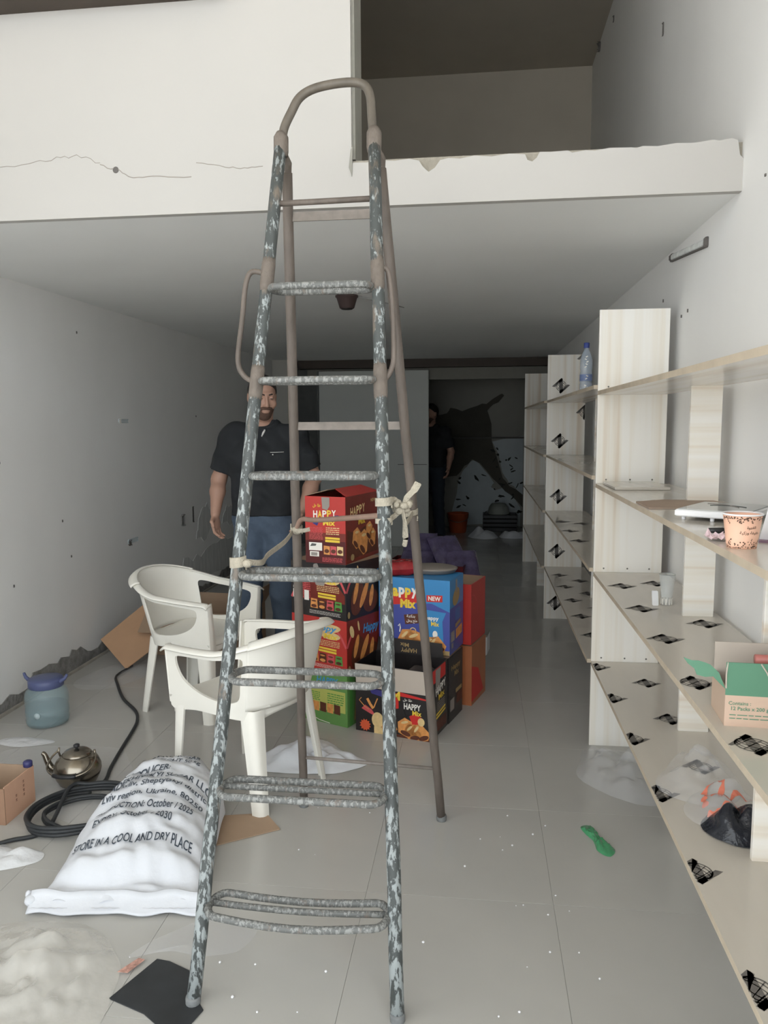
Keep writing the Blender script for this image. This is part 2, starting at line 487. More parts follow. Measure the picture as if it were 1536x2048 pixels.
def text2d(s, bold=0.0, shear=0.0, res=3):
    """text as flat triangles, centred, cap height about 1; returns verts, faces, width"""
    key = (s, bold, shear, res)
    if key in _TX: return _TX[key]
    cu = bpy.data.curves.new('lettering', 'FONT'); cu.body = s; cu.size = 1.0; cu.offset = bold; cu.shear = shear
    cu.align_x = 'CENTER'; cu.align_y = 'CENTER'; cu.resolution_u = res; cu.fill_mode = 'FRONT'
    o = bpy.data.objects.new('lettering', cu)
    me = bpy.data.meshes.new_from_object(o)
    v = [(x.co.x, x.co.y) for x in me.vertices]; f = [tuple(p.vertices) for p in me.polygons]
    bpy.data.objects.remove(o); bpy.data.curves.remove(cu); bpy.data.meshes.remove(me)
    if v:
        xs = [a for a, b in v]; ys = [b for a, b in v]
        w = max(xs) - min(xs); h = max(ys) - min(ys); cx = (max(xs) + min(xs)) / 2; cy = (max(ys) + min(ys)) / 2
        v = [(a - cx, b - cy) for a, b in v]
    else: w, h = 1, 1
    _TX[key] = (v, f, w, h)
    return _TX[key]

class Face:
    """flat print on one plane: shapes are gathered per name+ink and become one part each"""
    def __init__(s, parent, o, U, V):
        s.p = parent; s.o = Vector(o); s.U = Vector(U).normalized(); s.V = Vector(V).normalized()
        s.N = s.U.cross(s.V); s.g = {}; s.lv = 0
    def _put(s, name, mat, v2, f, lv):
        s.n = getattr(s, 'n', 0) + 1
        b = s.g.setdefault((name, mat.name if name.startswith('small_print') else s.n), ([], [], mat)); k = len(b[0])
        h = 0.0006 + 0.0004 * lv
        b[0].extend(s.o + s.U * x + s.V * y + s.N * h for x, y in v2); b[1].extend(tuple(i + k for i in q) for q in f)
    def poly(s, name, mat, pts, lv=0): s._put(name, mat, pts, [tuple(range(len(pts)))], lv); return s
    def rect(s, name, mat, x0, y0, x1, y1, lv=0, sk=0.0): return s.poly(name, mat, [(x0, y0), (x1, y0 + sk), (x1, y1 + sk), (x0, y1)], lv)
    def oval(s, name, mat, cx, cy, rx, ry, lv=0, rot=0.0, n=20):
        c, q = math.cos(rot), math.sin(rot)
        return s.poly(name, mat, [(cx + rx * math.cos(t) * c - ry * math.sin(t) * q, cy + rx * math.cos(t) * q + ry * math.sin(t) * c)
                                  for t in [2 * math.pi * k / n for k in range(n)]], lv)
    def star(s, name, mat, cx, cy, r, lv=0, n=12, inn=0.72):
        v = [(cx, cy)] + [(cx + (r if k % 2 else r * inn) * math.cos(math.pi * k / n), cy + (r if k % 2 else r * inn) * math.sin(math.pi * k / n)) for k in range(2 * n)]
        s._put(name, mat, v, [(0, 1 + k, 1 + (k + 1) % (2 * n)) for k in range(2 * n)], lv); return s
    def arc(s, name, mat, pts, w, lv=0):
        v = []; n = len(pts)
        for i in range(n):
            a = Vector(pts[max(i - 1, 0)]); b = Vector(pts[min(i + 1, n - 1)]); d = (b - a).normalized(); q = Vector((-d.y, d.x)) * w / 2
            p = Vector(pts[i]); v += [tuple(p + q), tuple(p - q)]
        s._put(name, mat, v, [(2 * i, 2 * i + 1, 2 * i + 3, 2 * i + 2) for i in range(n - 1)], lv); return s
    def text(s, name, mat, body, cx, cy, h, w=None, rot=0.0, bold=0.0, shear=0.0, lv=1, res=2):
        v, f, tw, th = text2d(body, bold, shear, res)
        if not v: return s
        sy = h / th; sx = (w / tw) if w else sy
        c, q = math.cos(rot), math.sin(rot)
        s._put(name, mat, [(cx + x * sx * c - y * sy * q, cy + x * sx * q + y * sy * c) for x, y in v], f, lv); return s
    def lines(s, name, mat, x0, y0, x1, y1, n, lv=1, fill=0.45, sk=0.0):
        """a block of small print too small to read"""
        rr = random.Random(int((x0 + y1) * 9999)); dy = (y1 - y0) / n
        for k in range(n):
            y = y0 + k * dy; x = x0
            while x < x1 - 0.004:
                w = rr.uniform(0.006, 0.022); e = min(x + w, x1)
                s.rect(name, mat, x, y, e, y + dy * fill, lv); x = e + 0.003
        return s
    def done(s):
        for (name, _), (v, f, mat) in s.g.items():
            o = mesh_obj(name, v, f, mat, s.p)
            if name.startswith('small_print'): o['kind'] = 'stuff'
        s.g = {}

# ================================================================== THE SETTING
XL, XR, YF, YB = -2.49, 0.88, 0.95, 11.4
ZC, ZS, ZU = 2.30, 2.465, 4.34          # slab underside, slab top, upper ceiling
YM = 2.84                                # front plane of the mezzanine

floor = struct(MB().box((XL, YF, -0.06), (XR, YB, -0.002)).build('floor', grout_m), 'polished grey-beige tiled floor')
TS = 0.6
_tm = None
xs0 = -0.35 - TS * 4
for i in range(6):
    for j in range(-5, 17):
        x0 = xs0 + i * TS; y0 = 1.72 + j * TS
        a0, a1 = max(x0, XL), min(x0 + TS, XR); b0, b1 = max(y0, YF), min(y0 + TS, YB)
        if a1 - a0 < 0.02 or b1 - b0 < 0.02: continue
        full = (a1 - a0 > TS - 1e-6) and (b1 - b0 > TS - 1e-6)
        if full and _tm is not None:
            o = bpy.data.objects.new('floor_tile', _tm); COL.objects.link(o); o.parent = floor
        else:
            g = 0.0005
            o = MB().box((g, g, -0.012), (a1 - a0 - g, b1 - b0 - g, 0.0), bev=0.0005).build('floor_tile', tile_m, floor)
            if full: _tm = o.data
        o.location = (a0, b0, 0)

struct(MB().box((-14, -16, -0.3), (12, YF, -0.03)).build('ground_outside', street_m), 'concrete pavement outside the open shop front')
wl = struct(MB().box((XL - 0.15, YF, -0.06), (XL, YB, ZU)).build('wall_left', wall_m), 'grey painted left wall with peeled base')
wr = struct(MB().box((XR, YF, -0.06), (XR + 0.15, YB, ZU)).build('wall_right', wall_m), 'pale painted right wall behind the shelving')
wb = struct(MB().box((XL - 0.15, YB, -0.06), (XR + 0.15, YB + 0.15, ZC)).build('wall_back', M('back_wall_paint', srgb(158, 156, 148), 0.8, var=0.04, vscale=2)), 'stained back wall with flaking paint')
ce = struct(MB().box((XL, YM + 0.0125, ZC), (XR, YB, ZS - 0.02)).build('ceiling', ceil_m), 'low grey ceiling under the mezzanine')
struct(MB().box((-5.0, -2.2, ZU), (4.0, 6.75, ZU + 0.15)).build('ceiling_upper_overhang', upper_m), 'high ceiling above the mezzanine with an added unseen overhang out front')  # front part is an added, unseen overhang that blocks the high sky
struct(MB().box((XL, 6.6, ZS), (XR, 6.75, ZU)).build('wall_upper_back', upper_m), 'dark back wall of the mezzanine')
# mezzanine front wall with its jamb, and the chipped plaster band
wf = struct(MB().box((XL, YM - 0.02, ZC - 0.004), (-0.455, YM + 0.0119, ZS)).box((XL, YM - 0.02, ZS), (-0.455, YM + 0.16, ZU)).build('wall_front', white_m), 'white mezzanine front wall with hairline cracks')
mezzfloor = struct(MB().box((XL, YM + 0.012, ZS - 0.02), (XR, 6.6, ZS - 0.004)).build('floor_mezzanine', conc_m), 'bare concrete mezzanine floor edge')
MB().box((-0.4549, YM + 0.0, ZS), (-0.444, YM + 0.158, ZU)).build('jamb_face', M('jamb_grey', srgb(150, 148, 140), 0.85, var=0.08, vscale=9), wf)
band = [(-0.455, 0.0), (XR, 0.0), (XR, 0.105), (0.868, 0.118), (0.86, 0.165), (0.84, 0.172), (0.80, 0.166), (0.78, 0.17), (0.72, 0.163),
        (0.66, 0.165), (0.60, 0.158), (0.55, 0.161), (0.53, 0.155), (0.515, 0.158), (0.44, 0.160), (0.39, 0.153), (0.36, 0.156), (0.315, 0.150),
        (0.30, 0.158), (0.24, 0.156), (0.205, 0.158), (0.195, 0.139), (0.18, 0.127), (0.163, 0.133), (0.155, 0.152), (0.10, 0.157), (0.04, 0.150),
        (-0.02, 0.156), (-0.07, 0.148), (-0.11, 0.152), (-0.14, 0.146), (-0.158, 0.122), (-0.18, 0.108), (-0.20, 0.126), (-0.215, 0.148), (-0.25, 0.156),
        (-0.30, 0.151), (-0.36, 0.156), (-0.40, 0.150), (-0.455, 0.152)]
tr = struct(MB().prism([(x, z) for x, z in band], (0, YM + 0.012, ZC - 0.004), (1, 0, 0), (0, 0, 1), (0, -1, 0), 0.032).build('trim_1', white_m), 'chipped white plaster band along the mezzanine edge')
struct(MB().box((-0.454, YM - 0.002, ZC + 0.001), (XR, YM + 0.0119, ZS - 0.006)).build('trim_2', conc_m), 'bare concrete showing behind the chipped plaster')
struct(MB().box((XL, YM - 0.12, 3.028), (-0.9, YM - 0.0205, 3.2)).build('trim_3', brown_m), 'brown timber batten high on the mezzanine wall')
# hairline cracks in the mezzanine wall
def wall_crack(pts, w=0.0016):
    MB().tube([(x, YM - 0.0205, z) for x, z in pts], w, seg=5).build('crack', crack_m, wf)
def jag(pts, n, amp, seed):
    rr = random.Random(seed); out = []
    for (x0, z0), (x1, z1) in zip(pts[:-1], pts[1:]):
        for k in range(n):
            t = k / n; out.append((x0 + (x1 - x0) * t, z0 + (z1 - z0) * t + rr.uniform(-amp, amp)))
    out.append(pts[-1]); return out
wall_crack(jag([(-1.83, 2.485), (-1.68, 2.50), (-1.57, 2.515), (-1.49, 2.52), (-1.40, 2.49)], 5, 0.006, 1), 0.0013)
wall_crack(jag([(-1.40, 2.48), (-1.33, 2.462), (-1.29, 2.435), (-1.20, 2.43), (-1.05, 2.425)], 5, 0.004, 2), 0.0018)
wall_crack(jag([(-1.03, 2.475), (-0.92, 2.455), (-0.85, 2.445), (-0.78, 2.45)], 5, 0.003, 3), 0.0015)
MB().ell((-1.34, YM - 0.0205, 2.462), (0.012, 0.003, 0.012), 8, 6).build('chip_mark', hole_and_shadow_m, wf)
MB().prism([(-0.003, 0), (0.004, 0.06), (0.012, 0.075), (0.01, 0.02), (0.008, -0.03)], (-0.462, YM - 0.0203, 2.43), (1, 0, 0), (0, 0, 1), (0, -1, 0), 0.004).build('chip_mark', M('jamb_grey', srgb(150, 148, 140)), wf)

# scars, plugs and holes on the side walls
def mark(par, x, y, z, ly, lz, mat, name='anchor_hole', ang=0.0, d=0.004):
    s = 1 if x < 0 else -1
    mm = Matrix.Translation((x, y, z)) @ Matrix.Rotation(ang, 4, 'X')
    MB().box((-d, -ly, -lz), (d, ly, lz), mm, bev=min(ly, lz) * 0.5 if min(ly, lz) > 0.004 else 0).build(name, mat, par)
for y, z in [(3.62, 2.02), (3.66, 1.68), (3.74, 1.33), (3.8, 0.66), (4.32, 0.95), (4.4, 0.72), (6.6, 1.6), (4.6, 2.1)]:
    mark(wl, XL, y, z, 0.006, 0.008, hole_and_shadow_m)
mark(wl, XL, 5.18, 1.553, 0.075, 0.014, peel_m, 'wall_slot'); mark(wl, XL - 0.0005, 5.13, 1.553, 0.02, 0.016, i_white, 'wall_plug', d=0.006)
mark(wl, XL, 5.25, 0.69, 0.08, 0.016, peel_m, 'wall_slot'); mark(wl, XL, 5.2, 0.68, 0.025, 0.02, hole_and_shadow_m, 'anchor_hole', d=0.006)
mark(wl, XL, 6.2, 0.72, 0.03, 0.05, cement_m, 'scar'); mark(wl, XL, 6.45, 0.74, 0.015, 0.07, hole_and_shadow_m, 'scar')
slot_a = -math.atan2(0.155, 0.92)
mark(wr, XR, 3.48, 2.243, 0.28, 0.016, M('bare_metal_strip', srgb(226, 228, 226), 0.6, var=0.2, vscale=20), 'wall_bracket', ang=0.10, d=0.012)
mark(wr, XR, 3.48, 2.226, 0.27, 0.003, hole_and_shadow_m, 'bracket_shadow_line', ang=0.10, d=0.013); mark(wr, XR, 3.2, 2.215, 0.012, 0.02, hole_and_shadow_m, 'bracket_end', d=0.015); mark(wr, XR, 3.75, 2.27, 0.02, 0.018, hole_and_shadow_m, 'bracket_end', d=0.015)  # thin dark strip below the bracket paints in its shadow line
for y, z, a, b in [(4.1, 3.42, 0.012, 0.03), (5.6, 4.2, 0.014, 0.02), (6.2, 4.3, 0.03, 0.03), (3.55, 1.98, 0.004, 0.006), (3.45, 1.99, 0.004, 0.007), (2.6, 2.28, 0.004, 0.004), (3.9, 2.1, 0.004, 0.007)]:
    mark(wr, XR, y, z, a, b, hole_and_shadow_m)
# bare cement along the foot of the left wall where the skirting was knocked off
rr = random.Random(5); top = []
y = 1.2
while y < 9.4:
    h = 0.075 + 0.05 * noise.noise(Vector((y * 1.7, 0, 3))) + rr.uniform(-0.018, 0.022)
    if 3.9 < y < 4.5: h += 0.05
    top.append((y, max(0.02, h))); y += rr.uniform(0.03, 0.09)
MB().prism([(1.2, 0.0)] + [(9.4, 0.0)] + list(reversed(top)), (XL, 0, 0.002), (0, 1, 0), (0, 0, 1), (1, 0, 0), 0.006).build('bare_strip', cement_m, wl)
smudge_m = M('scuffed_plaster', srgb(212, 212, 210), 0.9, var=0.12, vscale=9, stretch=(1, 2.5, 0.6))
for pts in ([(6.0, 0.1), (7.9, 0.08), (7.8, 0.3), (7.2, 0.42), (6.6, 0.33), (6.2, 0.36)], [(6.5, 0.5), (6.75, 0.45), (6.95, 0.62), (6.8, 0.8), (6.6, 0.7)], [(7.2, 0.55), (7.5, 0.5), (7.6, 0.66), (7.35, 0.72)]):
    MB().prism(jag(pts + pts[:1], 4, 0.03, 17)[:-1], (XL, 0, 0.01), (0, 1, 0), (0, 0, 1), (1, 0, 0), 0.004).build('scuff_patch', smudge_m, wl)
struct(MB().box((XL + 0.006, YF, 0.0), (XL + 0.022, 9.4, 0.014)).build('baseboard_left', M('mortar_strip', srgb(168, 162, 152), 0.9, var=0.15, vscale=10)), 'thin mortar strip along the left wall')

# rear of the shop: brown beam, partition, pillar, back wall stains
struct(MB().box((-2.2, 9.35, 2.20), (XR, 9.5, ZC)).build('trim_4', brown_m), 'dark brown timber beam across the back')
struct(MB().box((-2.12, 9.5, 2.06), (XR, 9.62, 2.20)).build('trim_5', M('beam_grey', srgb(140, 138, 130), 0.8, var=0.05)), 'grey lintel under the dark beam')
wm = struct(MB().box((-1.98, 9.40, 0.0), (-0.60, 9.48, 2.17), bev=0.004).build('wall_middle', part_m), 'grey partition panel at the back')
MB().box((-0.98, 9.396, 1.02), (-0.62, 9.4, 1.027)).build('panel_joint', hole_and_shadow_m, wm)
MB().box((-1.975, 9.392, 0.0), (-1.955, 9.4, 2.17)).build('panel_trim', dark_m, wm)
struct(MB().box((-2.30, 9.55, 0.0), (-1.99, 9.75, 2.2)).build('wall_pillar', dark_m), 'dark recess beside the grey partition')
struct(MB().box((XL, 9.2, 0.0), (-2.30, 9.6, ZC)).build('wall_pier', M('pier_paint', srgb(186, 184, 178), 0.8, var=0.03)), 'pale wall pier at the back left')
MB().box((-2.301, 9.198, 0.9), (-2.27, 9.21, 2.2)).build('torn_edge', M('torn_plaster', srgb(186, 182, 160), 0.9, var=0.2, vscale=12), bpy.data.objects['wall_pier'])
def back_patch(name, pts, mat, t=0.004):
    MB().prism(pts, (0, YB, 0), (1, 0, 0), (0, 0, 1), (0, -1, 0), t).build(name, mat, wb)
def bp(px, py):  # wall coordinates of the stains, metres
    return ((px - 956) / 1530 * 11.5, 1.52 - (py - 846) / 1530 * 11.5)
back_patch('damp_stain', jag([bp(870, 830), bp(895, 828), bp(902, 815), bp(925, 820), bp(955, 812), bp(972, 806), bp(998, 788), bp(1006, 793), bp(985, 812), bp(974, 822),
           bp(982, 845), bp(983, 880), bp(990, 900), bp(1005, 950), bp(1018, 968), bp(1044, 985), bp(1044, 1010), bp(1020, 985), bp(1000, 970), bp(985, 955), bp(960, 922), bp(945, 915), bp(930, 930), bp(915, 950), bp(870, 950)], 2, 0.02, 11), damp_m)
back_patch('pale_patch', jag([bp(918, 960), bp(930, 932), bp(945, 917), bp(958, 924), bp(988, 960), bp(980, 972), bp(1018, 975), bp(1040, 1010), bp(1040, 1045), bp(900, 1045), bp(915, 985)], 3, 0.025, 12), peel_m, 0.003)
back_patch('pale_patch', jag([bp(984, 880), bp(1044, 872), bp(1044, 985), bp(1018, 962), bp(1004, 940), bp(996, 905)], 3, 0.02, 13), peel_m, 0.003)
rr = random.Random(21)
for k in range(46):
    px = rr.uniform(915, 1042); py = rr.uniform(890, 1035)
    if px < 985 and py < 945: continue
    x, z = bp(px, py); w = rr.uniform(0.015, 0.06); h = rr.uniform(0.008, 0.022); n = 8; tl = rr.uniform(-1.1, 1.1)
    pts = [(w * math.cos(2 * math.pi * q / n) * rr.uniform(0.5, 1.2), h * math.sin(2 * math.pi * q / n) * rr.uniform(0.5, 1.2)) for q in range(n)]
    pts = [(x + a * math.cos(tl) - b * math.sin(tl), z + a * math.sin(tl) + b * math.cos(tl)) for a, b in pts]
    back_patch('flaked_spot', pts, spot_m, 0.006)
MB().box((-0.45, YB - 0.05, 1.30), (XR, YB - 0.02, 1.325)).build('conduit', hole_and_shadow_m, wb)

# ================================================================== STEP LADDER
lad = thing('step_ladder', 'tall paint-flaked tubular steel step ladder standing in the middle of the shop', 'ladder', (-0.44, 2.3, 0))
def LP(v): return Vector(v) - Vector((-0.44, 2.3, 0))
FL0, FL1 = Vector((-0.736, 1.787, 0)), Vector((-0.593, 2.35, 2.355))
FR0, FR1 = Vector((-0.193, 1.790, 0)), Vector((-0.3115, 2.35, 2.355))
RL0, RL1 = Vector((-0.681, 2.853, 0)), Vector((-0.590, 2.405, 2.29))
RR0, RR1 = Vector((-0.128, 2.804, 0)), Vector((-0.298, 2.405, 2.29))
def seg(a, b, z): return a + (b - a) * (z / (b.z - a.z))
def stile(a, b, r, n=14, wob=0.0015, seed=0):
    return [LP(a + (b - a) * (k / n) + Vector((noise.noise(Vector((k * .7, seed, 0))), noise.noise(Vector((k * .7, seed, 5))), 0)) * wob * 2) for k in range(n + 1)]
for a, b, s in ((FL0, FL1, 1), (FR0, FR1, 2)):
    MB().tube(stile(a, b, 0.0165, seed=s), 0.0185, 16).build('front_leg', lad_m, lad, True)
for a, b, s in ((RL0, RL1, 3), (RR0, RR1, 4)):
    MB().tube(stile(a, b, 0.015, seed=s), 0.0163, 16).build('rear_leg', rust_m, lad, True)
for p in (FL0, FR0, RL0, RR0):
    MB().lathe([(0.0187, 0.0), (0.0198, 0.002), (0.0198, 0.018), (0.0187, 0.022)], 14, LP(p)).build('foot_cap', M('grey_foot_cap', srgb(120, 122, 122), 0.7, var=0.2, vscale=30), lad, True)
hoop = [FL1 - Vector((0, 0, 0.02)), Vector((-0.585, 2.357, 2.40)), Vector((-0.562, 2.368, 2.455)), Vector((-0.541, 2.378, 2.495)), Vector((-0.505, 2.386, 2.520)), Vector((-0.45, 2.390, 2.533)), Vector((-0.385, 2.390, 2.536)),
        Vector((-0.345, 2.386, 2.524)), Vector((-0.326, 2.378, 2.49)), Vector((-0.320, 2.366, 2.43)), FR1 - Vector((0, 0, 0.02))]
MB().tube([LP(p) for p in smooth_path(hoop, 5)], 0.0132, 14).build('top_hoop', hoop_m, lad, True)
for p, q in ((FL1, RL1), (FR1, RR1)):
    MB().tube([LP(p + Vector((0, 0, -0.035))), LP(p + Vector((0, 0.0, -0.02))), LP(p + Vector((0, 0.003, 0.02))), LP(p + Vector((0, 0.006, 0.035)))], [0.0200, 0.0225, 0.0225, 0.015], 14).build('weld_collar', weld_m, lad, True)
    MB().tube([LP(p + Vector((0, 0.0, -0.02))), LP(q + Vector((0, 0.01, 0.03))), LP(q + Vector((0.003, 0.012, -0.04)))], [0.015, 0.014, 0.006], 10).build('hinge_lug', weld_m, lad, True)
def rung(z, depth=0.105, bars=2, sag=0.0, r=0.0103, mat=None):
    a = seg(FL0, FL1, z); b = seg(FR0, FR1, z)
    x0, x1 = a.x + 0.017, b.x - 0.017; yc = (a.y + b.y) / 2; hw = depth / 2; g = MB()
    pts = []
    n = 9
    for k in range(n):      # left end half circle then front bar, right end, back bar
        t = math.pi / 2 + math.pi * k / (n - 1); pts.append((x0 + 0.035 + math.cos(t) * 0.035, yc + math.sin(t) * hw, z))
    for k in range(1, 6): pts.append((x0 + 0.035 + (x1 - x0 - 0.07) * k / 6, yc - hw - sag * math.sin(math.pi * k / 6), z - sag * 0.8 * math.sin(math.pi * k / 6)))
    for k in range(n):
        t = -math.pi / 2 + math.pi * k / (n - 1); pts.append((x1 - 0.035 + math.cos(t) * 0.035, yc + math.sin(t) * hw, z))
    for k in range(1, 6): pts.append((x1 - 0.035 - (x1 - x0 - 0.07) * k / 6, yc + hw - sag * 0.3 * math.sin(math.pi * k / 6), z - sag * 0.8 * math.sin(math.pi * k / 6)))
    g.tube([LP(p) for p in pts], r, 10, closed=True)
    if bars == 3:
        g.tube([LP((x0 + (x1 - x0) * k / 6, yc + hw * 0.15, z - sag * 0.8 * math.sin(math.pi * k / 6))) for k in range(7)], r * 0.85, 8)
    g.build('rung', mat or ladr_m, lad, True)
for z, bars, sag in ((0.245, 3, 0.012), (0.54, 3, 0.0), (0.832, 2, 0.0), (1.106, 2, 0.0), (1.377, 2, 0.0), (1.645, 2, 0.0), (1.914, 2, 0.0)):
    rung(z, 0.105, bars, sag)
a, b = seg(FL0, FL1, 2.172), seg(FR0, FR1, 2.176)
MB().tube([LP(a), LP(b)], 0.0085, 10).build('rung', rust_m, lad, True)
def flat_bar(z, h, l0, l1, r0, r1):
    a, b = seg(l0, l1, z), seg(r0, r1, z); g = MB()
    g.box((a.x + 0.01 + 0.44, a.y - 0.004 - 2.3, z - h / 2), (b.x - 0.01 + 0.44, a.y + 0.002 - 2.3, z + h / 2))
    g.build('rear_cross_bar', bar_m, lad)
flat_bar(2.165, 0.028, RL0, RL1, RR0, RR1); flat_bar(1.515, 0.027, RL0, RL1, RR0, RR1)
a, b = seg(RL0, RL1, 0.225), seg(RR0, RR1, 0.225)
MB().tube([LP(a), LP(b)], 0.007, 8).build('rear_cross_rod', bar_m, lad, True)
# side grab handles welded to the front legs
h1 = [seg(FL0, FL1, 1.957), Vector((-0.660, 2.252, 1.968)), Vector((-0.680, 2.245, 1.935)), Vector((-0.688, 2.225, 1.83)), Vector((-0.695, 2.195, 1.71)), Vector((-0.676, 2.188, 1.662)), seg(FL0, FL1, 1.64)]
MB().tube([LP(p) for p in smooth_path(h1, 5)], 0.0078, 10).build('side_handle', rust_m, lad, True)
h2 = [seg(FR0, FR1, 1.957), Vector((-0.268, 2.265, 1.968)), Vector((-0.256, 2.262, 1.93)), Vector((-0.246, 2.24, 1.83)), Vector((-0.240, 2.205, 1.71)), Vector((-0.252, 2.192, 1.662)), seg(FR0, FR1, 1.635)]
MB().tube([LP(p) for p in smooth_path(h2, 5)], 0.0078, 10).build('side_handle', rust_m, lad, True)
for a, b, z in ((FL0, FL1, 1.64), (FL0, FL1, 1.957), (FR0, FR1, 1.64), (FR0, FR1, 1.95)):
    MB().tube([LP(seg(a, b, z - 0.05)), LP(seg(a, b, z - 0.03)), LP(seg(a, b, z + 0.03)), LP(seg(a, b, z + 0.05))], [0.0185, 0.0202, 0.0202, 0.0185], 14).build('weld_collar', weld_m, lad, True)
# pivoting stay rod between rear left leg and the right stile
st0 = seg(RL0, RL1, 1.16); st1 = seg(FR0, FR1, 1.265)
stay = [st0 + Vector((0.006, -0.016, -0.012)), st0 + Vector((0.012, -0.028, 0.012)), st0 + Vector((0.035, -0.05, 0.035)), st0.lerp(st1, 0.3) + Vector((0, 0, 0.015)), st1 + Vector((-0.004, 0.03, 0))]
MB().tube([LP(p) for p in smooth_path(stay, 6)], 0.0085, 10).build('stay_rod', M('pinkish_rod', srgb(146, 120, 106), 0.4, var=0.1, vscale=20), lad, True)

# cloth straps tied round the ladder
def band_strip(path, w, t, name, par, up=Vector((0, 0, 1)), mat=strap_m):
    P = [Vector(p) for p in path]; vs = []; n = len(P)
    for i in range(n):
        d = (P[min(i + 1, n - 1)] - P[max(i - 1, 0)]).normalized(); s = d.cross(up)
        s = s.normalized() if s.length > 1e-4 else Vector((1, 0, 0)); u = s.cross(d).normalized()
        ww = (w[i] if isinstance(w, list) else w) / 2
        vs += [P[i] + u * ww + s * t, P[i] - u * ww + s * t, P[i] - u * ww - s * t, P[i] + u * ww - s * t]
    fs = [(0, 1, 2, 3), tuple((n - 1) * 4 + k for k in (3, 2, 1, 0))]
    for i in range(n - 1):
        for k in range(4):
            l = (k + 1) % 4; fs.append((i * 4 + k, (i + 1) * 4 + k, (i + 1) * 4 + l, i * 4 + l))
    return mesh_obj(name, vs, fs, mat, par, 'auto')
def wrap(c, r, z0, z1, turns, name, par, w=0.016):
    pts = []; n = int(14 * turns)
    for k in range(n + 1):
        a = 2 * math.pi * k / 14; t = k / n
        pts.append(Vector((c.x + r * math.cos(a), c.y + r * math.sin(a), z0 + (z1 - z0) * t)))
    return band_strip(pts, w, 0.0022, name, par)
s1 = thing('tie_strap', 'pale cloth strap sagging from left ladder stile to rear leg', 'strap', tuple(seg(FL0, FL1, 1.13)))
o1 = Vector(s1.location)
pa = seg(FL0, FL1, 1.135)
wrap(pa - o1, 0.0220, -0.008, 0.018, 2.0, 'wrap', s1)
pb = seg(RL0, RL1, 1.155)
wrap(pb - o1, 0.0200, pb.z - o1.z - 0.012, pb.z - o1.z + 0.01, 1.6, 'wrap', s1)
mid = [pa + Vector((0.02, -0.012, 0.006)), pa + Vector((0.05, 0.06, -0.01)), pa.lerp(pb, 0.45) + Vector((0.0, 0, -0.03)), pa.lerp(pb, 0.75) + Vector((0.0, 0, -0.022)), pb + Vector((-0.012, -0.018, -0.012))]
band_strip([p - o1 for p in smooth_path(mid, 5)], 0.017, 0.0018, 'strap_run', s1)
MB().ell(pa - o1 + Vector((0.030, -0.012, 0.0)), (0.015, 0.012, 0.012), 10, 8).build('knot', strap_m, s1, True)
MB().ell(pb - o1 + Vector((0.006, -0.022, -0.004)), (0.018, 0.010, 0.015), 10, 8).build('knot', strap_m, s1, True)
tl = [pb + Vector((0.01, -0.028, -0.005)), pb + Vector((0.035, -0.034, -0.002)), pb + Vector((0.055, -0.03, 0.002))]
band_strip([p - o1 for p in tl], 0.014, 0.0018, 'tail', s1)
s2 = thing('tie_strap', 'pale knotted cloth strap binding right ladder stile to rear leg', 'strap', tuple(seg(FR0, FR1, 1.28)))
o2 = Vector(s2.location); pa = seg(FR0, FR1, 1.285); pb = seg(RR0, RR1, 1.27)
wrap(pa - o2, 0.0222, 0.016, 0.034, 2.0, 'wrap', s2, 0.014)
wrap(pa - o2, 0.0222, -0.032, -0.02, 1.4, 'wrap', s2, 0.014)
wrap(pb - o2, 0.0200, pb.z - o2.z - 0.07, pb.z - o2.z - 0.03, 1.6, 'wrap', s2, 0.018)
kc = pa.lerp(pb, 0.10) + Vector((0.045, -0.02, 0.0))
rr = random.Random(3)
g = MB()
for k in range(7):
    g.ell(kc - o2 + Vector((rr.uniform(-.018, .018), rr.uniform(-.012, .012), rr.uniform(-.02, .02))), (rr.uniform(.008, .016), 0.010, rr.uniform(.008, .014)), 8, 6)
g.build('knot', strap_m, s2, True)
for pts, w in (([kc, kc + Vector((0.012, -0.005, 0.03)), kc + Vector((0.035, -0.01, 0.055)), kc + Vector((0.046, -0.01, 0.075))], [0.012, 0.016, 0.02, 0.018]),
               ([kc, kc + Vector((0.008, -0.012, -0.04)), kc + Vector((0.010, -0.014, -0.085)), kc + Vector((0.006, -0.012, -0.105))], [0.014, 0.018, 0.014, 0.006]),
               ([kc, kc + Vector((-0.02, 0.0, 0.025)), pa + Vector((0.02, -0.005, 0.025))], [0.014, 0.016, 0.014]),
               ([kc, kc + Vector((-0.02, 0.0, -0.018)), pa + Vector((0.019, -0.008, -0.026))], [0.014, 0.016, 0.014]),
               ([kc, kc.lerp(pb, 0.3) + Vector((0, 0, -0.05)), kc.lerp(pb, 0.7) + Vector((0, 0, -0.06)), pb + Vector((0.005, -0.02, -0.05))], [0.014, 0.018, 0.018, 0.016]),
               ([kc, kc.lerp(pb, 0.4) + Vector((0, 0, 0.01)), pb + Vector((0.005, -0.02, -0.015))], [0.012, 0.016, 0.016])):
    band_strip([p - o2 for p in smooth_path(pts, 5)], [w[min(int(i / 5), len(w) - 1)] for i in range(len(pts) * 5 - 4)], 0.0016, 'strap_run', s2)

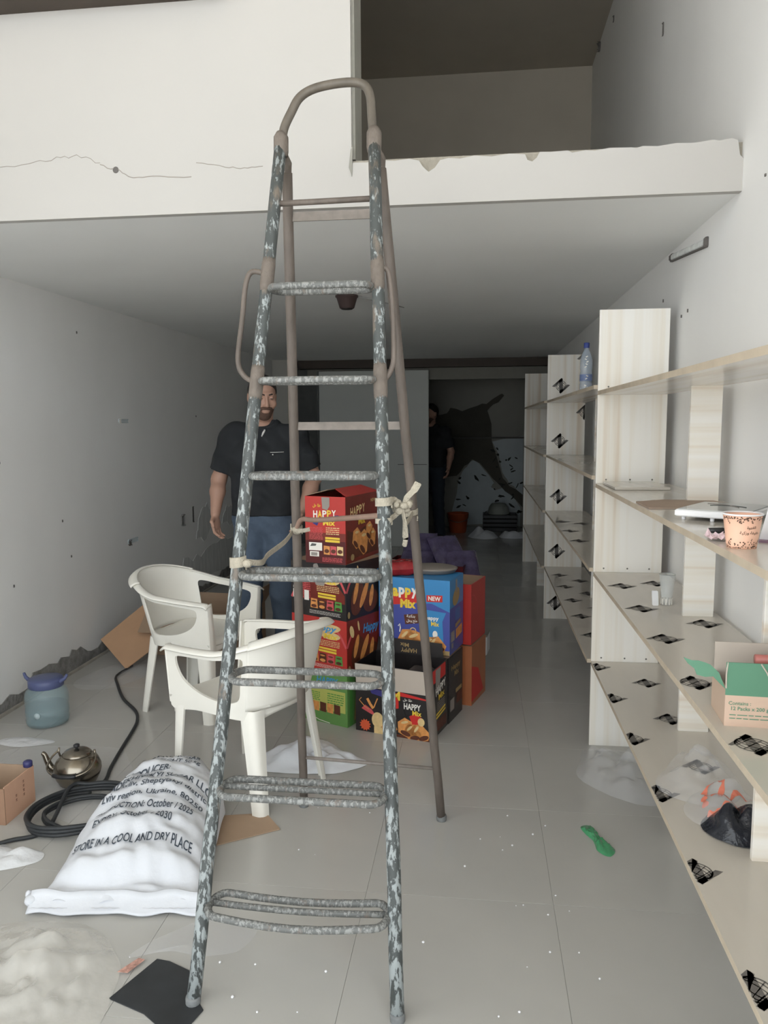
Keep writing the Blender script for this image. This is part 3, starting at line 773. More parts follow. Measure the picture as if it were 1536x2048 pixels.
# ================================================================== SHELVING ALONG THE RIGHT WALL
def ztext_mesh(sz):
    """film print: a slanted letter Z over a wire globe, flat, centred; returns verts2d, faces"""
    v = []; f = []
    def quad(pts):
        b = len(v); v.extend(pts); f.append(tuple(range(b, b + len(pts))))
    t = 0.20
    quad([(-.62, .5), (.5, .5), (.5, .5 - t), (-.5, .5 - t)])
    quad([(.5, .5), (.5, .36), (-.20, -.5), (-.5, -.5), (-.5, -.36), (.20, .5)])
    quad([(-.5, -.5 + t), (.5, -.5 + t), (.62, -.5), (-.5, -.5)])
    def loop(fn, n, w, a0=0.0, a1=2 * math.pi):
        P = [Vector(fn(a0 + (a1 - a0) * k / n)) for k in range(n + 1)]
        for i in range(n):
            d = (P[i + 1] - P[i]); q = Vector((-d.y, d.x)).normalized() * w / 2
            quad([tuple(P[i] + q), tuple(P[i] - q), tuple(P[i + 1] - q), tuple(P[i + 1] + q)])
    rr = .45
    loop(lambda a: (rr * math.cos(a), rr * math.sin(a)), 22, .05)
    for e in (0.35, 0.72): loop(lambda a: (rr * e * math.cos(a), rr * math.sin(a)), 16, .036)
    for q in (-.25, 0, .25):
        ww = math.sqrt(rr * rr - q * q); loop(lambda a: (-ww + 2 * ww * a, q), 1, .036, 0, 1)
    c, s = math.cos(R(42)), math.sin(R(42))
    return [((x * c - y * s) * sz, (x * s + y * c) * sz) for x, y in v], f
ZV, ZF = ztext_mesh(0.080)
def film_mark(par, o, U, V, clip=None, sc=1.0):
    """one mark on plane (o,U,V) in the parent's frame; clip(p)->p keeps it inside the board"""
    o, U, V = Vector(o), Vector(U), Vector(V); Nn = U.cross(V)
    vs = [o + U * a * sc + V * b * sc + Nn * 0.0008 for a, b in ZV]
    if clip: vs = [Vector(clip(p)) for p in vs]
    mesh_obj('film_print', vs, ZF, ink_m, par)

SHN = [0.41, 0.835, 1.245, 1.663]       # board tops, near bay
SHM = [0.413, 0.85, 1.28, 1.69]         # board tops, farther bays
BT = 0.018
def shelf_unit(name_label, y0, y1, xf, xb, top, SH, marks, vmarks, supports, near_end=False, screws=True):
    u = thing('shelving_unit', name_label, 'shelf', (xf, y0, 0), 0.0, 'cream laminate shelving along the right wall')
    D = xb - xf; L = y1 - y0
    boards = []
    for k, z in enumerate(SH):
        nx = D + (0.02 if k != 3 else 0.0)
        me_v = [(0, 0, z - BT), (nx, 0, z - BT), (nx, L, z - BT), (0, L, z - BT), (0, 0, z), (nx, 0, z), (nx, L, z), (0, L, z)]
        fs = [(3, 2, 1, 0), (4, 5, 6, 7), (0, 1, 5, 4), (1, 2, 6, 5), (2, 3, 7, 6), (3, 0, 4, 7)]
        b = mesh_obj('shelf_board', me_v, fs, None, u, False, [board_m, edge_m, lam_y], [2, 0, 1, 1, 1, 1])
        boards.append(b)
        for (mx, my) in marks.get(k, []):
            film_mark(b, (mx - xf, my - y0, z), (1, 0, 0), (0, 1, 0), lambda p: (min(max(p.x, 0.001), nx - 0.001), min(max(p.y, 0.001), L - 0.001), p.z))
    # end panels between the boards, at the far end (and a near end out of view)
    levels = [0.0] + SH + [top]
    def panels(yp):
        for k in range(5):
            lo = levels[k] if k else 0.0; hi = levels[k + 1] - (BT if k < 4 else 0)
            p = MB().box((0.0, yp, lo), (D, yp + 0.016, hi), bev=0.0008).build('end_panel', lam_v, u)
            if screws and k:
                for t in (0.15, 0.5, 0.82): MB().ell((D * t, yp - 0.0005, lo + 0.018), (0.004, 0.002, 0.004), 8, 6).build('screw', screw_m, p)
            if yp > 0.5:
                for (kk, mx, mz) in vmarks:
                    if kk == k:
                        film_mark(p, (mx - xf, yp, mz), (1, 0, 0), (0, 0, 1), lambda q: (min(q.x, D - 0.001), q.y, q.z), 1.05)
    panels(L)
    if near_end: panels(0.0 - 0.016)
    for (ys, x0, x1, ks) in supports:
        for k in ks:
            lo = 0.0 if k == 0 else SH[k - 1]; hi = SH[k] - BT
            MB().box((x0 - xf, ys - y0, lo), (x1 - xf, ys - y0 + 0.016, hi), bev=0.0008).build('narrow_support', lam_x, u)
    return u
per = 0.405
m0 = {0: [(0.55, 3.49 - per * i) for i in range(7)] + [(0.725, 3.285 - per * i) for i in range(6)],
      1: [(0.61, 3.27), (0.757, 3.333), (0.606, 2.868), (0.596, 2.464), (0.775, 2.668), (0.575, 2.044), (0.588, 1.649)]}
shelf_unit('nearest cream shelving bay with cup, glass and green carton', 1.0, 3.575, 0.535, 0.838, 2.02, SHN, m0, [],
           [(2.77, 0.728, 0.832, (0, 1, 2, 3)), (1.93, 0.70, 0.835, (1, 2, 3))], near_end=True)
m1 = {0: [(0.6, 5.63 - per * i) for i in range(5)] + [(0.72, 5.43 - per * i) for i in range(4)], 1: [(0.575, 4.84), (0.58, 4.43), (0.7, 5.2), (0.57, 5.3)]}
shelf_unit('middle cream shelving bay with row of printed marks and water bottle', 3.6, 5.967, 0.52, 0.802, 2.03, SHM, m1,
           [(4, 0.62, 1.80), (3, 0.618, 1.385), (3, 0.80, 1.60), (2, 0.615, 0.96), (1, 0.612, 0.535), (0, 0.608, 0.125), (4, 0.80, 2.0)],
           [(4.9, 0.72, 0.80, (1, 2, 3))], screws=False)
shelf_unit('farthest cream shelving bay near the stained back wall', 6.0, 8.47, 0.50, 0.76, 2.05, SHM, {}, [], [(7.2, 0.56, 0.64, (0,)), (7.9, 0.68, 0.74, (1, 2))], screws=False)
mark(wr, XR, 2.75, 1.48, 0.0, 0.0, hole_and_shadow_m) if False else None

# ------------------------------------------------------------------ things on the shelves
# paper coffee cup
cup = thing('coffee_cup', 'peach paper coffee cup with brown bean border on near shelf', 'cup', (0.580, 1.755, 1.245))
cup.scale = (1.08, 1.08, 1.05)
prof = [(0.0285, 0.0), (0.0288, 0.004), (0.0375, 0.070), (0.0372, 0.070), (0.0365, 0.068), (0.0282, 0.006)]
MB().lathe(prof, 36).build('paper_wall', i_peach, cup, True)
MB().tube([(0.0378 * math.cos(2 * math.pi * k / 36), 0.0378 * math.sin(2 * math.pi * k / 36), 0.071) for k in range(36)], 0.0019, 8, closed=True).build('rolled_rim', paper_m, cup, True)
def on_cup(a, z, off=0.0004):
    r = 0.0288 + (z - 0.004) * (0.0375 - 0.0288) / 0.066 + off
    return (r * math.cos(a), r * math.sin(a), z)
rr = random.Random(8); vs = []; fs = []
for k in range(190):
    a = rr.uniform(math.pi, 2 * math.pi + 0.6)
    topb = rr.random() < 0.45
    wave = 0.0035 * math.sin(a * 9)
    z = 0.067 - rr.random() ** 1.5 * (0.010 + wave) if topb else 0.002 + rr.random() ** 1.5 * (0.016 + wave)
    rx, rz, th = rr.uniform(.03, .055), rr.uniform(.0012, .002), rr.uniform(-0.8, 0.8); b = len(vs)
    for q in range(7):
        t = 2 * math.pi * q / 7; da, dz = math.cos(t) * rx, math.sin(t) * rz
        vs.append(on_cup(a + da * math.cos(th) - dz * math.sin(th) * 25, max(0.001, min(0.069, z + dz * math.cos(th) + da * math.sin(th) * 0.03))))
    fs.append(tuple(range(b, b + 7)))
mesh_obj('bean_print', vs, fs, i_bean, cup)['kind'] = 'stuff'
for body, z, h, da in (('القهوة', 0.045, 0.0075, 0.05), ('خفيفة وزكية', 0.034, 0.0085, 0.0)):
    v, f, tw, th = text2d(arabic(body), 0.012)
    sc = h / max(th, 1e-3)
    mesh_obj('cup_lettering', [on_cup(-math.pi / 2 + 0.16 + da + x * sc / 0.034, z + y * sc, 0.0006) for x, y in v], f, i_bean, cup)
# drinking glass
gl = thing('drinking_glass', 'small clear fluted drinking glass on middle shelf', 'glass', (0.712, 2.94, 0.835))
MB().lathe([(0.019, 0.0), (0.0195, 0.002), (0.021, 0.03), (0.0295, 0.118), (0.0282, 0.118), (0.0195, 0.032), (0.002, 0.028)], 28).build('tumbler', glass_m, gl, True)
MB().tube([(0.0289 * math.cos(2 * math.pi * k / 28), 0.0289 * math.sin(2 * math.pi * k / 28), 0.118) for k in range(28)], 0.0009, 6, closed=True).build('rim', M('glass_rim', srgb(150, 156, 154), 0.1), gl, True)
g = MB()
for k in range(10):
    a = 2 * math.pi * k / 10; g.box((-0.0022, -0.0012, 0.004), (0.0022, 0.0012, 0.026), Matrix.Translation((0.0206 * math.cos(a), 0.0206 * math.sin(a), 0)) @ Matrix.Rotation(a + math.pi / 2, 4, 'Z'))
g.build('flute', i_white, gl)
lt = tag(MB().prism(round_poly([(-0.011, 0), (0.011, 0), (0.011, 0.055), (-0.011, 0.055)], 0.004), (0, 0, 0), (1, 0, 0), (0, 0.25, 0.97), (0, -1, 0), 0.009).build('cigarette_lighter', paper_m), 'little white lighter leaning beside the drinking glass', 'lighter')
lt.location = (0.668, 2.93, 0.8355); 
# water bottle
wbt = thing('water_bottle', 'clear plastic water bottle with blue cap on top of shelving', 'bottle', (0.60, 4.46, 1.69))
MB().lathe([(0.030, 0.0), (0.034, 0.004), (0.0345, 0.05), (0.0325, 0.055), (0.0345, 0.06), (0.0345, 0.105), (0.031, 0.118), (0.0345, 0.132), (0.0345, 0.165), (0.032, 0.19), (0.022, 0.22), (0.0135, 0.235), (0.0135, 0.252)], 28).build('bottle_body', pet_m, wbt, True)
MB().lathe([(0.0158, 0.246), (0.016, 0.248), (0.016, 0.272), (0.0145, 0.275)], 24).build('cap', M('blue_cap', srgb(62, 78, 150), 0.4), wbt, True)
MB().lathe([(0.0350, 0.064), (0.0350, 0.1)], 28, cap=False).build('label_band', M('bottle_label', srgb(112, 128, 168), 0.4), wbt, True)
g = MB()
for k, z in enumerate([0.012, 0.025, 0.038, 0.075, 0.09, 0.14, 0.155, 0.168, 0.182, 0.196]):
    a = -math.pi / 2 - 0.1 + 0.15 * math.sin(k * 2.1); g.box((-0.006, -0.001, -0.003), (0.006, 0.001, 0.003), Matrix.Translation((0.0347 * math.cos(a) * (1 if z < .17 else .93), 0.0347 * math.sin(a) * (1 if z < .17 else .93), z)) @ Matrix.Rotation(a + math.pi / 2, 4, 'Z') @ Matrix.Rotation(0.5 * (-1) ** k, 4, 'Y'))
g.build('painted_highlight', i_white, wbt)  # white flecks painted on as glints of the clear plastic
# green snack carton with torn lid
ct = thing('packing_carton', 'torn green and tan carton on the middle shelf by near edge', 'carton', (0.560, 1.752, 0.835), R(-4))
w, d, h = 0.20, 0.13, 0.148
MB().box((0, 0, 0), (w, 0.003, 0.072)).build('front_panel', M('carton_tan', srgb(214, 186, 166), 0.8, var=0.03), ct)
MB().box((0, 0, 0.072), (w, 0.003, h)).build('front_panel_top', teal_m, ct)
MB().box((0, 0.003, 0), (0.003, d, 0.09)).build('side_panel', M('carton_side_tan', srgb(190, 166, 146), 0.85), ct)
MB().box((w - 0.003, 0.003, 0), (w, d, h)).build('side_panel', teal_m, ct)
MB().box((0.003, d - 0.003, 0), (w - 0.003, d, h + 0.012)).build('back_panel', kraftd_m, ct)
MB().box((0.003, 0.003, 0.0), (w - 0.003, d - 0.003, 0.003)).build('base_panel', kraft_m, ct)
fl = MB()
fp = [(0, 0), (-0.012, 0.035), (-0.03, 0.052), (-0.04, 0.056), (-0.055, 0.06), (-0.07, 0.06), (-0.088, 0.066), (-0.078, 0.052), (-0.065, 0.042), (-0.06, 0.028), (-0.042, 0.024), (-0.025, 0.026), (-0.010, 0.010)]
fl.prism(fp, (0.0, 0.004, 0.085), (1, 0, 0), (0, 0.35, 0.94), (0, -0.94, 0.35), 0.002)
fl.build('torn_flap', teal_m, ct)
MB().tube([(0.001, 0.0, 0.088), (0.0, -0.001, 0.12), (0.003, 0.001, 0.148)], 0.0016, 6).build('torn_edge', kraftd_m, ct)
MB().tube([(0.072, -0.0008, 0.148), (0.085, -0.0012, 0.128), (0.094, -0.0012, 0.108), (0.096, -0.001, 0.098)], 0.0018, 6).build('torn_edge', kraftd_m, ct)
F = Face(ct, (0, 0, 0), (1, 0, 0), (0, 0, 1))
F.text('carton_lettering', teal_m, 'Contains :', 0.031, 0.0545, 0.0085, bold=0.012).text('carton_lettering', teal_m, '12 Packs x 200 g', 0.053, 0.041, 0.0115, bold=0.015)
F.lines('small_print', teal_m, 0.010, 0.018, 0.12, 0.034, 2, fill=0.25)
F.text('carton_lettering', i_white, 'J', 0.092, 0.092, 0.02)
F.done()
rl = tag(MB().tube([(0.0, 0, 0), (0.10, 0, 0)], 0.012, 14).build('snack_roll', M('pink_wrapper', srgb(196, 120, 112), 0.3, var=0.15, vscale=20), None, True), 'pinkish wrapped roll lying inside the green carton', 'packet')
rl.location = (0.64, 1.81, 0.974); rl.rotation_euler = (0, 0, R(-4))
bx = tag(MB().box((0, 0, 0), (0.07, 0.05, 0.10), bev=0.002).build('snack_packet', M('brown_packet', srgb(96, 72, 60), 0.5)), 'dark packet standing inside the green carton', 'packet')
bx.location = (0.60, 1.785, 0.8385); bx.rotation_euler = (0, 0, R(-4))
# white framed glass panel lying on the worktop, with a cable box beside it
pn = thing('weighing_scale', 'white-framed flat scale with grey glass plate lying on shelf', 'scale', (0.556, 2.245, 1.245), R(-33))
MB().box((0, 0, 0.011), (0.20, 0.25, 0.030), bev=0.003).build('frame', paper_m, pn)
MB().box((0.007, 0.007, 0.0302), (0.193, 0.243, 0.0325)).build('glass_plate', pane_m, pn)
MB().tube([(0.03 + 0.15 * math.cos(t), -0.03 + 0.22 * math.sin(t), 0.0329) for t in [0.75 + 0.1 * k for k in range(9)]], 0.0012, 6).build('arc_line', i_grey, pn)
MB().tube([(0.10 + 0.09 * math.cos(t), 0.03 + 0.13 * math.sin(t), 0.0329) for t in [0.9 + 0.1 * k for k in range(13)]], 0.0012, 6).build('arc_line', dark_m, pn)
for x, y in ((0.02, 0.02), (0.10, 0.015), (0.02, 0.23), (0.18, 0.23)):
    MB().lathe([(0.005, 0.0), (0.006, 0.004), (0.006, 0.012)], 12, (x, y, 0)).build('foot', paper_m, pn, True)
kn = thing('black_adapter', 'black round-headed adapter lying behind the coffee cup', 'adapter', (0.605, 1.93, 1.245), R(-10))
MB().tube([(-0.045, 0, 0.012), (-0.03, 0, 0.012), (0.005, 0, 0.013)], [0.006, 0.007, 0.0075], 12).build('stem', black_m, kn, True)
MB().lathe([(0.010, 0.0), (0.023, 0.002), (0.024, 0.034), (0.018, 0.042)], 20, (0.026, 0, 0)).build('head', black_m, kn, True)
cs = tag(MB().prism([(0, 0), (0.30, 0.0), (0.31, 0.05), (0.27, 0.26), (0.10, 0.27), (0.0, 0.2)], (0, 0, 0), (1, 0, 0), (0, 1, 0), (0, 0, 1), 0.004).build('cardboard_sheet', M('shelf_cardboard', srgb(166, 146, 130), 0.85, var=0.06)), 'brown cardboard sheet lying under the scale on shelf', 'cardboard')
cs.location = (0.545, 2.52, 1.2455)
cs2 = tag(MB().box((0, 0, 0), (0.22, 0.32, 0.012), bev=0.002).build('offcut_board', board_m), 'laminate offcut board lying against the end panel on shelf', 'board')
cs2.location = (0.56, 3.22, 1.2455)
pb_ = thing('paper_bag', 'white plastic packet with red print at right edge of shelf', 'packet', (0.745, 1.82, 1.245), R(-20))
MB().grid(lambda u, v: ((u - .5) * (0.2 - .05 * v), -0.03 * math.sin(math.pi * u) * (0.4 + math.sin(math.pi * v)) , 0.001 + 0.12 * v), 8, 8).grid(lambda u, v: ((.5 - u) * (0.2 - .05 * v), 0.03 * math.sin(math.pi * u) * (0.4 + math.sin(math.pi * v)), 0.001 + 0.12 * v), 8, 8).build('packet_body', paper_m, pb_, True)
MB().box((-0.082, -0.006, 0.085), (-0.066, 0.004, 0.10), bev=0.002).build('red_print', i_red, pb_)
MB().box((-0.10, -0.03, 0.0), (0.08, 0.02, 0.004)).build('bottom_seam', M('mauve_edge', srgb(140, 110, 130), 0.5), pb_)
wp = tag(MB().grid(lambda u, v: ((u - .5) * 0.05 + 0.01 * fbm((u * 3, v * 3, 1)), (v - .5) * 0.03, 0.004 + 0.02 * max(0, fbm((u * 4, v * 4, 5)) + .3)), 8, 6, 0.001).build('sweet_wrapper', M('pink_print_film', srgb(222, 196, 200), 0.3, var=0.2, vscale=40)), 'crumpled pinkish wrapper beside the coffee cup', 'wrapper')
wp.location = (0.555, 1.845, 1.2455)

# ------------------------------------------------------------------ crumpled plastics
SURF = {}
def crumple(name, label, cat, pts, z0, amp, mat, seed, rings=12, sc=9.0, peak=None, group=None, rough=1.0):
    """thin sheet: outline in the plane, heaped and wrinkled"""
    c = Vector((sum(p[0] for p in pts) / len(pts), sum(p[1] for p in pts) / len(pts), 0))
    out = smooth_path([(p[0] - c.x, p[1] - c.y, 0) for p in pts], 6, True)
    n = len(out); vs = []; fs = []
    def z(p, t):
        w = noise.multi_fractal(Vector((p.x * sc, p.y * sc, seed)), 0.9, 2.1, 4) if False else abs(fbm((p.x * sc, p.y * sc, seed), 2)) * rough
        base = (1 - t ** 2.2)
        if peak: base *= 0.35 + 0.65 * math.exp(-((p.x - peak[0]) ** 2 + (p.y - peak[1]) ** 2) / peak[2] ** 2)
        return z0 + 0.0015 + amp * base * (0.35 + 0.9 * w) + 0.006 * min(1, amp * 30) * abs(noise.noise(Vector((p.x * 30, p.y * 30, seed)))) * (1 if t < 1 else .4)
    vs.append(Vector((0, 0, z(Vector((0, 0, 0)), 0))))
    for r in range(1, rings + 1):
        t = r / rings
        for p in out:
            q = p * t + Vector((noise.noise(Vector((p.x * 9, p.y * 9, r * .3 + seed))), noise.noise(Vector((p.y * 9, p.x * 9, r * .3 + seed + 7))), 0)) * 0.012 * t
            vs.append(Vector((q.x, q.y, z(q, t))))
    for k in range(n): fs.append((0, 1 + k, 1 + (k + 1) % n))
    for r in range(rings - 1):
        for k in range(n):
            l = (k + 1) % n; a = 1 + r * n
            fs.append((a + k, a + n + k, a + n + l, a + l))
    o = mesh_obj(name, vs, fs, mat, None, True)
    o.location = c; SURF[o.name] = z
    tag(o, label, cat, group); return o
crumple('plastic_bag', 'clear crumpled plastic bag on the lowest shelf', 'plastic bag', [(0.57, 2.26), (0.56, 2.36), (0.64, 2.50), (0.72, 2.60), (0.80, 2.55), (0.81, 2.38), (0.78, 2.26), (0.68, 2.20)], 0.41, 0.10, film_m, 3.0, 14, 9)
ob = crumple('plastic_bag', 'clear bag with orange-red print on the lowest shelf', 'plastic bag', [(0.62, 2.10), (0.60, 2.20), (0.68, 2.30), (0.80, 2.30), (0.83, 2.16), (0.78, 2.06)], 0.411, 0.08, film_m, 6.0, 12, 9)
ocl = Vector(ob.location); zf = SURF[ob.name]
for pts in ([(0.645, 2.14), (0.655, 2.19), (0.67, 2.20), (0.69, 2.17), (0.72, 2.16), (0.74, 2.13)], [(0.66, 2.22), (0.69, 2.25), (0.72, 2.24), (0.70, 2.20)], [(0.645, 2.12), (0.67, 2.11), (0.70, 2.12), (0.74, 2.10), (0.77, 2.12)], [(0.70, 2.15), (0.74, 2.19), (0.78, 2.18), (0.79, 2.15)]):
    P_ = [Vector((p[0] - ocl.x, p[1] - ocl.y, 0)) for p in smooth_path([(a, b, 0) for a, b in pts], 6)]
    vs = []
    for k, p in enumerate(P_):
        d = (P_[min(k + 1, len(P_) - 1)] - P_[max(k - 1, 0)]).normalized(); q = Vector((-d.y, d.x, 0)) * (0.006 + 0.003 * math.sin(k * 1.3))
        for e in (p + q, p - q): vs.append((e.x, e.y, zf(e, min(.9, e.length / .12)) + .003))
    mesh_obj('orange_print', vs, [(2 * k, 2 * k + 1, 2 * k + 3, 2 * k + 2) for k in range(len(P_) - 1)], M('orange_ink', srgb(224, 128, 104), 0.4), ob)
crumple('black_plastic_bag', 'black crumpled plastic bag on the lowest shelf beside the support', 'plastic bag', [(0.635, 2.04), (0.625, 2.10), (0.665, 2.15), (0.73, 2.14), (0.79, 2.09), (0.80, 2.01), (0.74, 1.985), (0.68, 1.99)], 0.4115, 0.13, bin_m, 9.0, 14, 10, rough=.55)
crumple('plastic_film', 'clear plastic film spilled on floor under the shelving', 'plastic film', [(0.46, 3.36), (0.44, 3.22), (0.54, 3.08), (0.66, 3.00), (0.76, 3.04), (0.78, 3.25), (0.74, 3.44), (0.60, 3.52), (0.50, 3.50)], 0.0, 0.14, film_m, 12.0, 14, 8)
crumple('plastic_film', 'large yellowish plastic sheet heaped on floor below the sugar sack', 'plastic film', [(-1.33, 2.06), (-1.15, 2.05), (-1.02, 1.93), (-0.97, 1.80), (-0.95, 1.66), (-1.0, 1.50), (-1.25, 1.45), (-1.5, 1.5), (-1.6, 1.75), (-1.5, 1.98)], 0.0, 0.10, filmy_m, 15.0, 28, 9, peak=(0.05, 0.18, 0.2))
crumple('plastic_film', 'milky plastic scrap on the floor left of the sugar sack', 'plastic film', [(-1.80, 2.46), (-1.66, 2.43), (-1.54, 2.42), (-1.52, 2.36), (-1.60, 2.30), (-1.74, 2.26), (-1.86, 2.30)], 0.0, 0.035, filmw_m, 18.0, 10, 10)
crumple('plastic_film', 'milky plastic scrap lying under the water jug', 'plastic film', [(-2.26, 3.36), (-2.10, 3.36), (-2.02, 3.33), (-2.10, 3.27), (-2.22, 3.26), (-2.30, 3.30)], 0.0, 0.012, filmw_m, 19.0, 8, 10)
crumple('plastic_film', 'thin clear film spread on floor around the kettle', 'plastic film', [(-2.2, 3.22), (-1.9, 3.3), (-1.62, 3.25), (-1.42, 2.85), (-1.5, 2.62), (-1.75, 2.72), (-1.95, 2.9), (-2.15, 3.0)], 0.0, 0.004, film_m, 21.0, 12, 6)
crumple('plastic_film', 'clear film pieces by wall under the leaning cardboard', 'plastic film', [(-2.38, 4.2), (-2.3, 4.5), (-2.1, 4.55), (-2.0, 4.35), (-2.1, 4.1), (-2.28, 4.05)], 0.0, 0.02, film_m, 23.0, 10, 9)
crumple('plastic_film', 'thin clear film with red print between black sheet and sack', 'plastic film', [(-0.99, 1.93), (-0.93, 2.03), (-0.82, 2.12), (-0.66, 2.13), (-0.67, 2.0), (-0.78, 1.97), (-0.88, 1.97)], 0.0, 0.006, film_m, 25.0, 10, 9)
g = MB().prism([(0, 0), (0.03, 0), (0.055, 0.055), (0.035, 0.06)], (-0.985, 1.865, 0.0085), (1, 0, 0), (0, 1, 0), (0, 0, 1), 0.0015)
tag(g.build('paper_scrap', M('red_print_scrap', srgb(190, 146, 132), 0.6, var=0.5, vscale=60)), 'small red printed paper scrap beside the black sheet', 'scrap')
crumple('cloth_sheet', 'white crumpled cloth on floor between the chair and the boxes', 'cloth', [(-1.02, 3.22), (-0.92, 3.40), (-0.80, 3.50), (-0.70, 3.47), (-0.60, 3.36), (-0.49, 3.28), (-0.50, 3.22), (-0.60, 3.15), (-0.68, 3.13), (-0.86, 3.12), (-0.98, 3.15)], 0.0, 0.11, cloth_m, 31.0, 14, 7, peak=(0.0, 0.1, 0.22))
gw = crumple('sweet_wrapper', 'green foil wrapper lying alone on the floor', 'wrapper', [(0.40, 2.80), (0.43, 2.82), (0.455, 2.77), (0.455, 2.73), (0.495, 2.66), (0.475, 2.615), (0.43, 2.65), (0.43, 2.715), (0.415, 2.755)], 0.0, 0.032, filmg_m, 34.0, 10, 40)
bs = MB().prism([(-0.965, 1.775), (-0.90, 1.935), (-0.86, 1.93), (-0.79, 1.90), (-0.765, 1.84), (-0.70, 1.765), (-0.72, 1.70), (-0.79, 1.695), (-0.85, 1.735)], (0, 0, 0.0012), (1, 0, 0), (0, 1, 0), (0, 0, 1), 0.0025)
tag(bs.build('black_sheet', bsheet_m), 'flat black plastic sheet on floor at left ladder foot', 'plastic sheet')

# ================================================================== PLASTIC CHAIRS
def plastic_chair(label, loc, rz):
    c = thing('plastic_armchair', label, 'chair', loc, rz, 'white plastic armchairs by the ladder')
    Q_ = R(90) / 0.44
    def topc(s_):       # top edge of the wrap-round shell: s_>0 along the arm, s_<0 round the back
        if s_ >= 0: return Vector((0.272 - 0.034 * (s_ / .295) ** 2, -0.05 + s_, 0.652 - 0.022 * (s_ / .295)))
        a = R(90) + s_ * Q_
        return Vector((0.272 * math.sin(a), -0.05 - 0.275 * math.cos(a), 0.652 + 0.085 * max(0.0, math.cos(a)) ** 1.3))
    def botc(s_):
        if s_ >= 0: return Vector((0.222, -0.05 + s_ * 0.99, 0.372))
        a = R(90) + s_ * Q_
        return Vector((0.21 * math.sin(a) + 0.012, -0.05 - 0.165 * math.cos(a), 0.372)) if a > 0.02 else Vector((0.21 * math.sin(a), -0.05 - 0.165 * math.cos(a), 0.372))
    def surf(s_, t):
        p = botc(s_).lerp(topc(s_), t); return p
    # back shell
    def shell(u, v):
        q = (u - 0.5) * 2; s_ = -0.44 + abs(q) * 0.285; p = surf(s_, 0.12 + 0.88 * v)
        return (p.x * (1 if q >= 0 else -1), p.y, p.z)
    MB().grid(shell, 44, 14, 0.007).build('backrest', plast_m, c, True)
    outer = [(-0.165, 0.02), (-0.165, 0.30), (-0.165, 0.60), (-0.165, 0.97), (-0.10, 0.985), (0.0, 0.985), (0.12, 0.985), (0.22, 0.985), (0.28, 0.975), (0.297, 0.93), (0.298, 0.80), (0.297, 0.60), (0.296, 0.35), (0.296, 0.0), (0.24, -0.03), (0.15, 0.02), (0.05, 0.03), (-0.06, 0.02)]
    inner = [(-0.125, 0.34), (-0.128, 0.48), (-0.135, 0.66), (-0.138, 0.82), (-0.10, 0.87), (0.0, 0.88), (0.12, 0.875), (0.19, 0.87), (0.228, 0.85), (0.238, 0.79), (0.234, 0.68), (0.215, 0.54), (0.18, 0.43), (0.13, 0.34), (0.07, 0.28), (0.0, 0.25), (-0.06, 0.245), (-0.11, 0.27)]
    o3 = [(p.x, p.y) for p in smooth_path([(a, b, 0) for a, b in outer], 3, True)]
    i3 = [(p.x, p.y) for p in smooth_path([(a, b, 0) for a, b in inner], 3, True)]
    for s in (-1, 1):
        def fn(a, b, t):
            p = surf(a, b); q = Vector((p.x * s, p.y, p.z)); n = Vector((s * 1.0, 0, 0)) if a > 0 else Vector((s * math.sin(R(90) + a * Q_), -math.cos(R(90) + a * Q_), 0))
            return q - n * t
        MB().ring(o3, i3, fn, 0.011).build('side_frame', plast_m, c, 'auto')
        # front post turns the corner with a return flange
        MB().grid(lambda u, v: (s * ((botc(.296).lerp(topc(.296), v)).x - 0.001 - 0.045 * u * (1 - .35 * v)), (botc(.296).lerp(topc(.296), v)).y + 0.004 * math.sin(math.pi * u), 0.385 + (0.63 - 0.385) * v), 4, 8, 0.008 * (-s)).build('post_flange', plast_m, c, 'auto')
        # arm top: a flat rolled band that carries on round the back as the rim
        def band(u, v, lo=-0.18, hi=0.31):
            s_ = lo + (hi - lo) * u; p = topc(min(s_, .295)); a = R(90) + min(s_, 0) * Q_
            if s_ > .295: p = p + Vector((0, s_ - .295, -((s_ - .295) / .015) ** 2 * .012))
            n = Vector((math.sin(a), -math.cos(a), 0)); off = -0.018 + 0.040 * v
            q = p + n * off; q.z += 0.004 - 0.014 * max(0, v - .35) ** 2 * 2.2 - 0.006 * max(0, .3 - v)
            return Vector((q.x * s, q.y, q.z))
        MB().grid(band, 22, 6, 0.007 * (-s)).build('armrest', plast_m, c, True)
        for fy in (1, -1):
            top_ = Vector((0.224, 0.236, 0.41)) if fy > 0 else Vector((0.190, -0.182, 0.41))
            bot_ = Vector((0.236, 0.252, 0)) if fy > 0 else Vector((0.215, -0.235, 0))
            w0, w1, th = 0.074, 0.050, 0.009
            def chan(u, v):
                z = 0.41 * (1 - u); w = w0 + (w1 - w0) * u ** 0.8; cc = top_.lerp(bot_, u)
                a = (v - 0.5) * 2; k = 0.010 * (1 - abs(a)) ** 3
                if a < 0: return (s * (cc.x - k), cc.y + fy * (a * w) - fy * k, z)
                return (s * (cc.x - a * w * 0.85 - k), cc.y - fy * k, z)
            MB().grid(chan, 8, 12, th * (1 if s * fy > 0 else -1)).build('leg', plast_m, c, 'auto')
    def rim(u, v):
        q = (u - 0.5) * 2; s_ = -0.44 + abs(q) * 0.275; p = topc(s_); a = R(90) + s_ * Q_
        n = Vector((math.sin(a), -math.cos(a), 0)); w = 0.050 - 0.010 * math.cos(a); r_ = p + n * (-0.018 * (1 - .6 * math.cos(a)) + w * v); r_.z += 0.004 - 0.016 * max(0, v - .3) ** 2 * 2.2
        return Vector((r_.x * (1 if q >= 0 else -1), r_.y, r_.z))
    MB().grid(rim, 40, 6, 0.007).build('back_rim', plast_m, c, True)
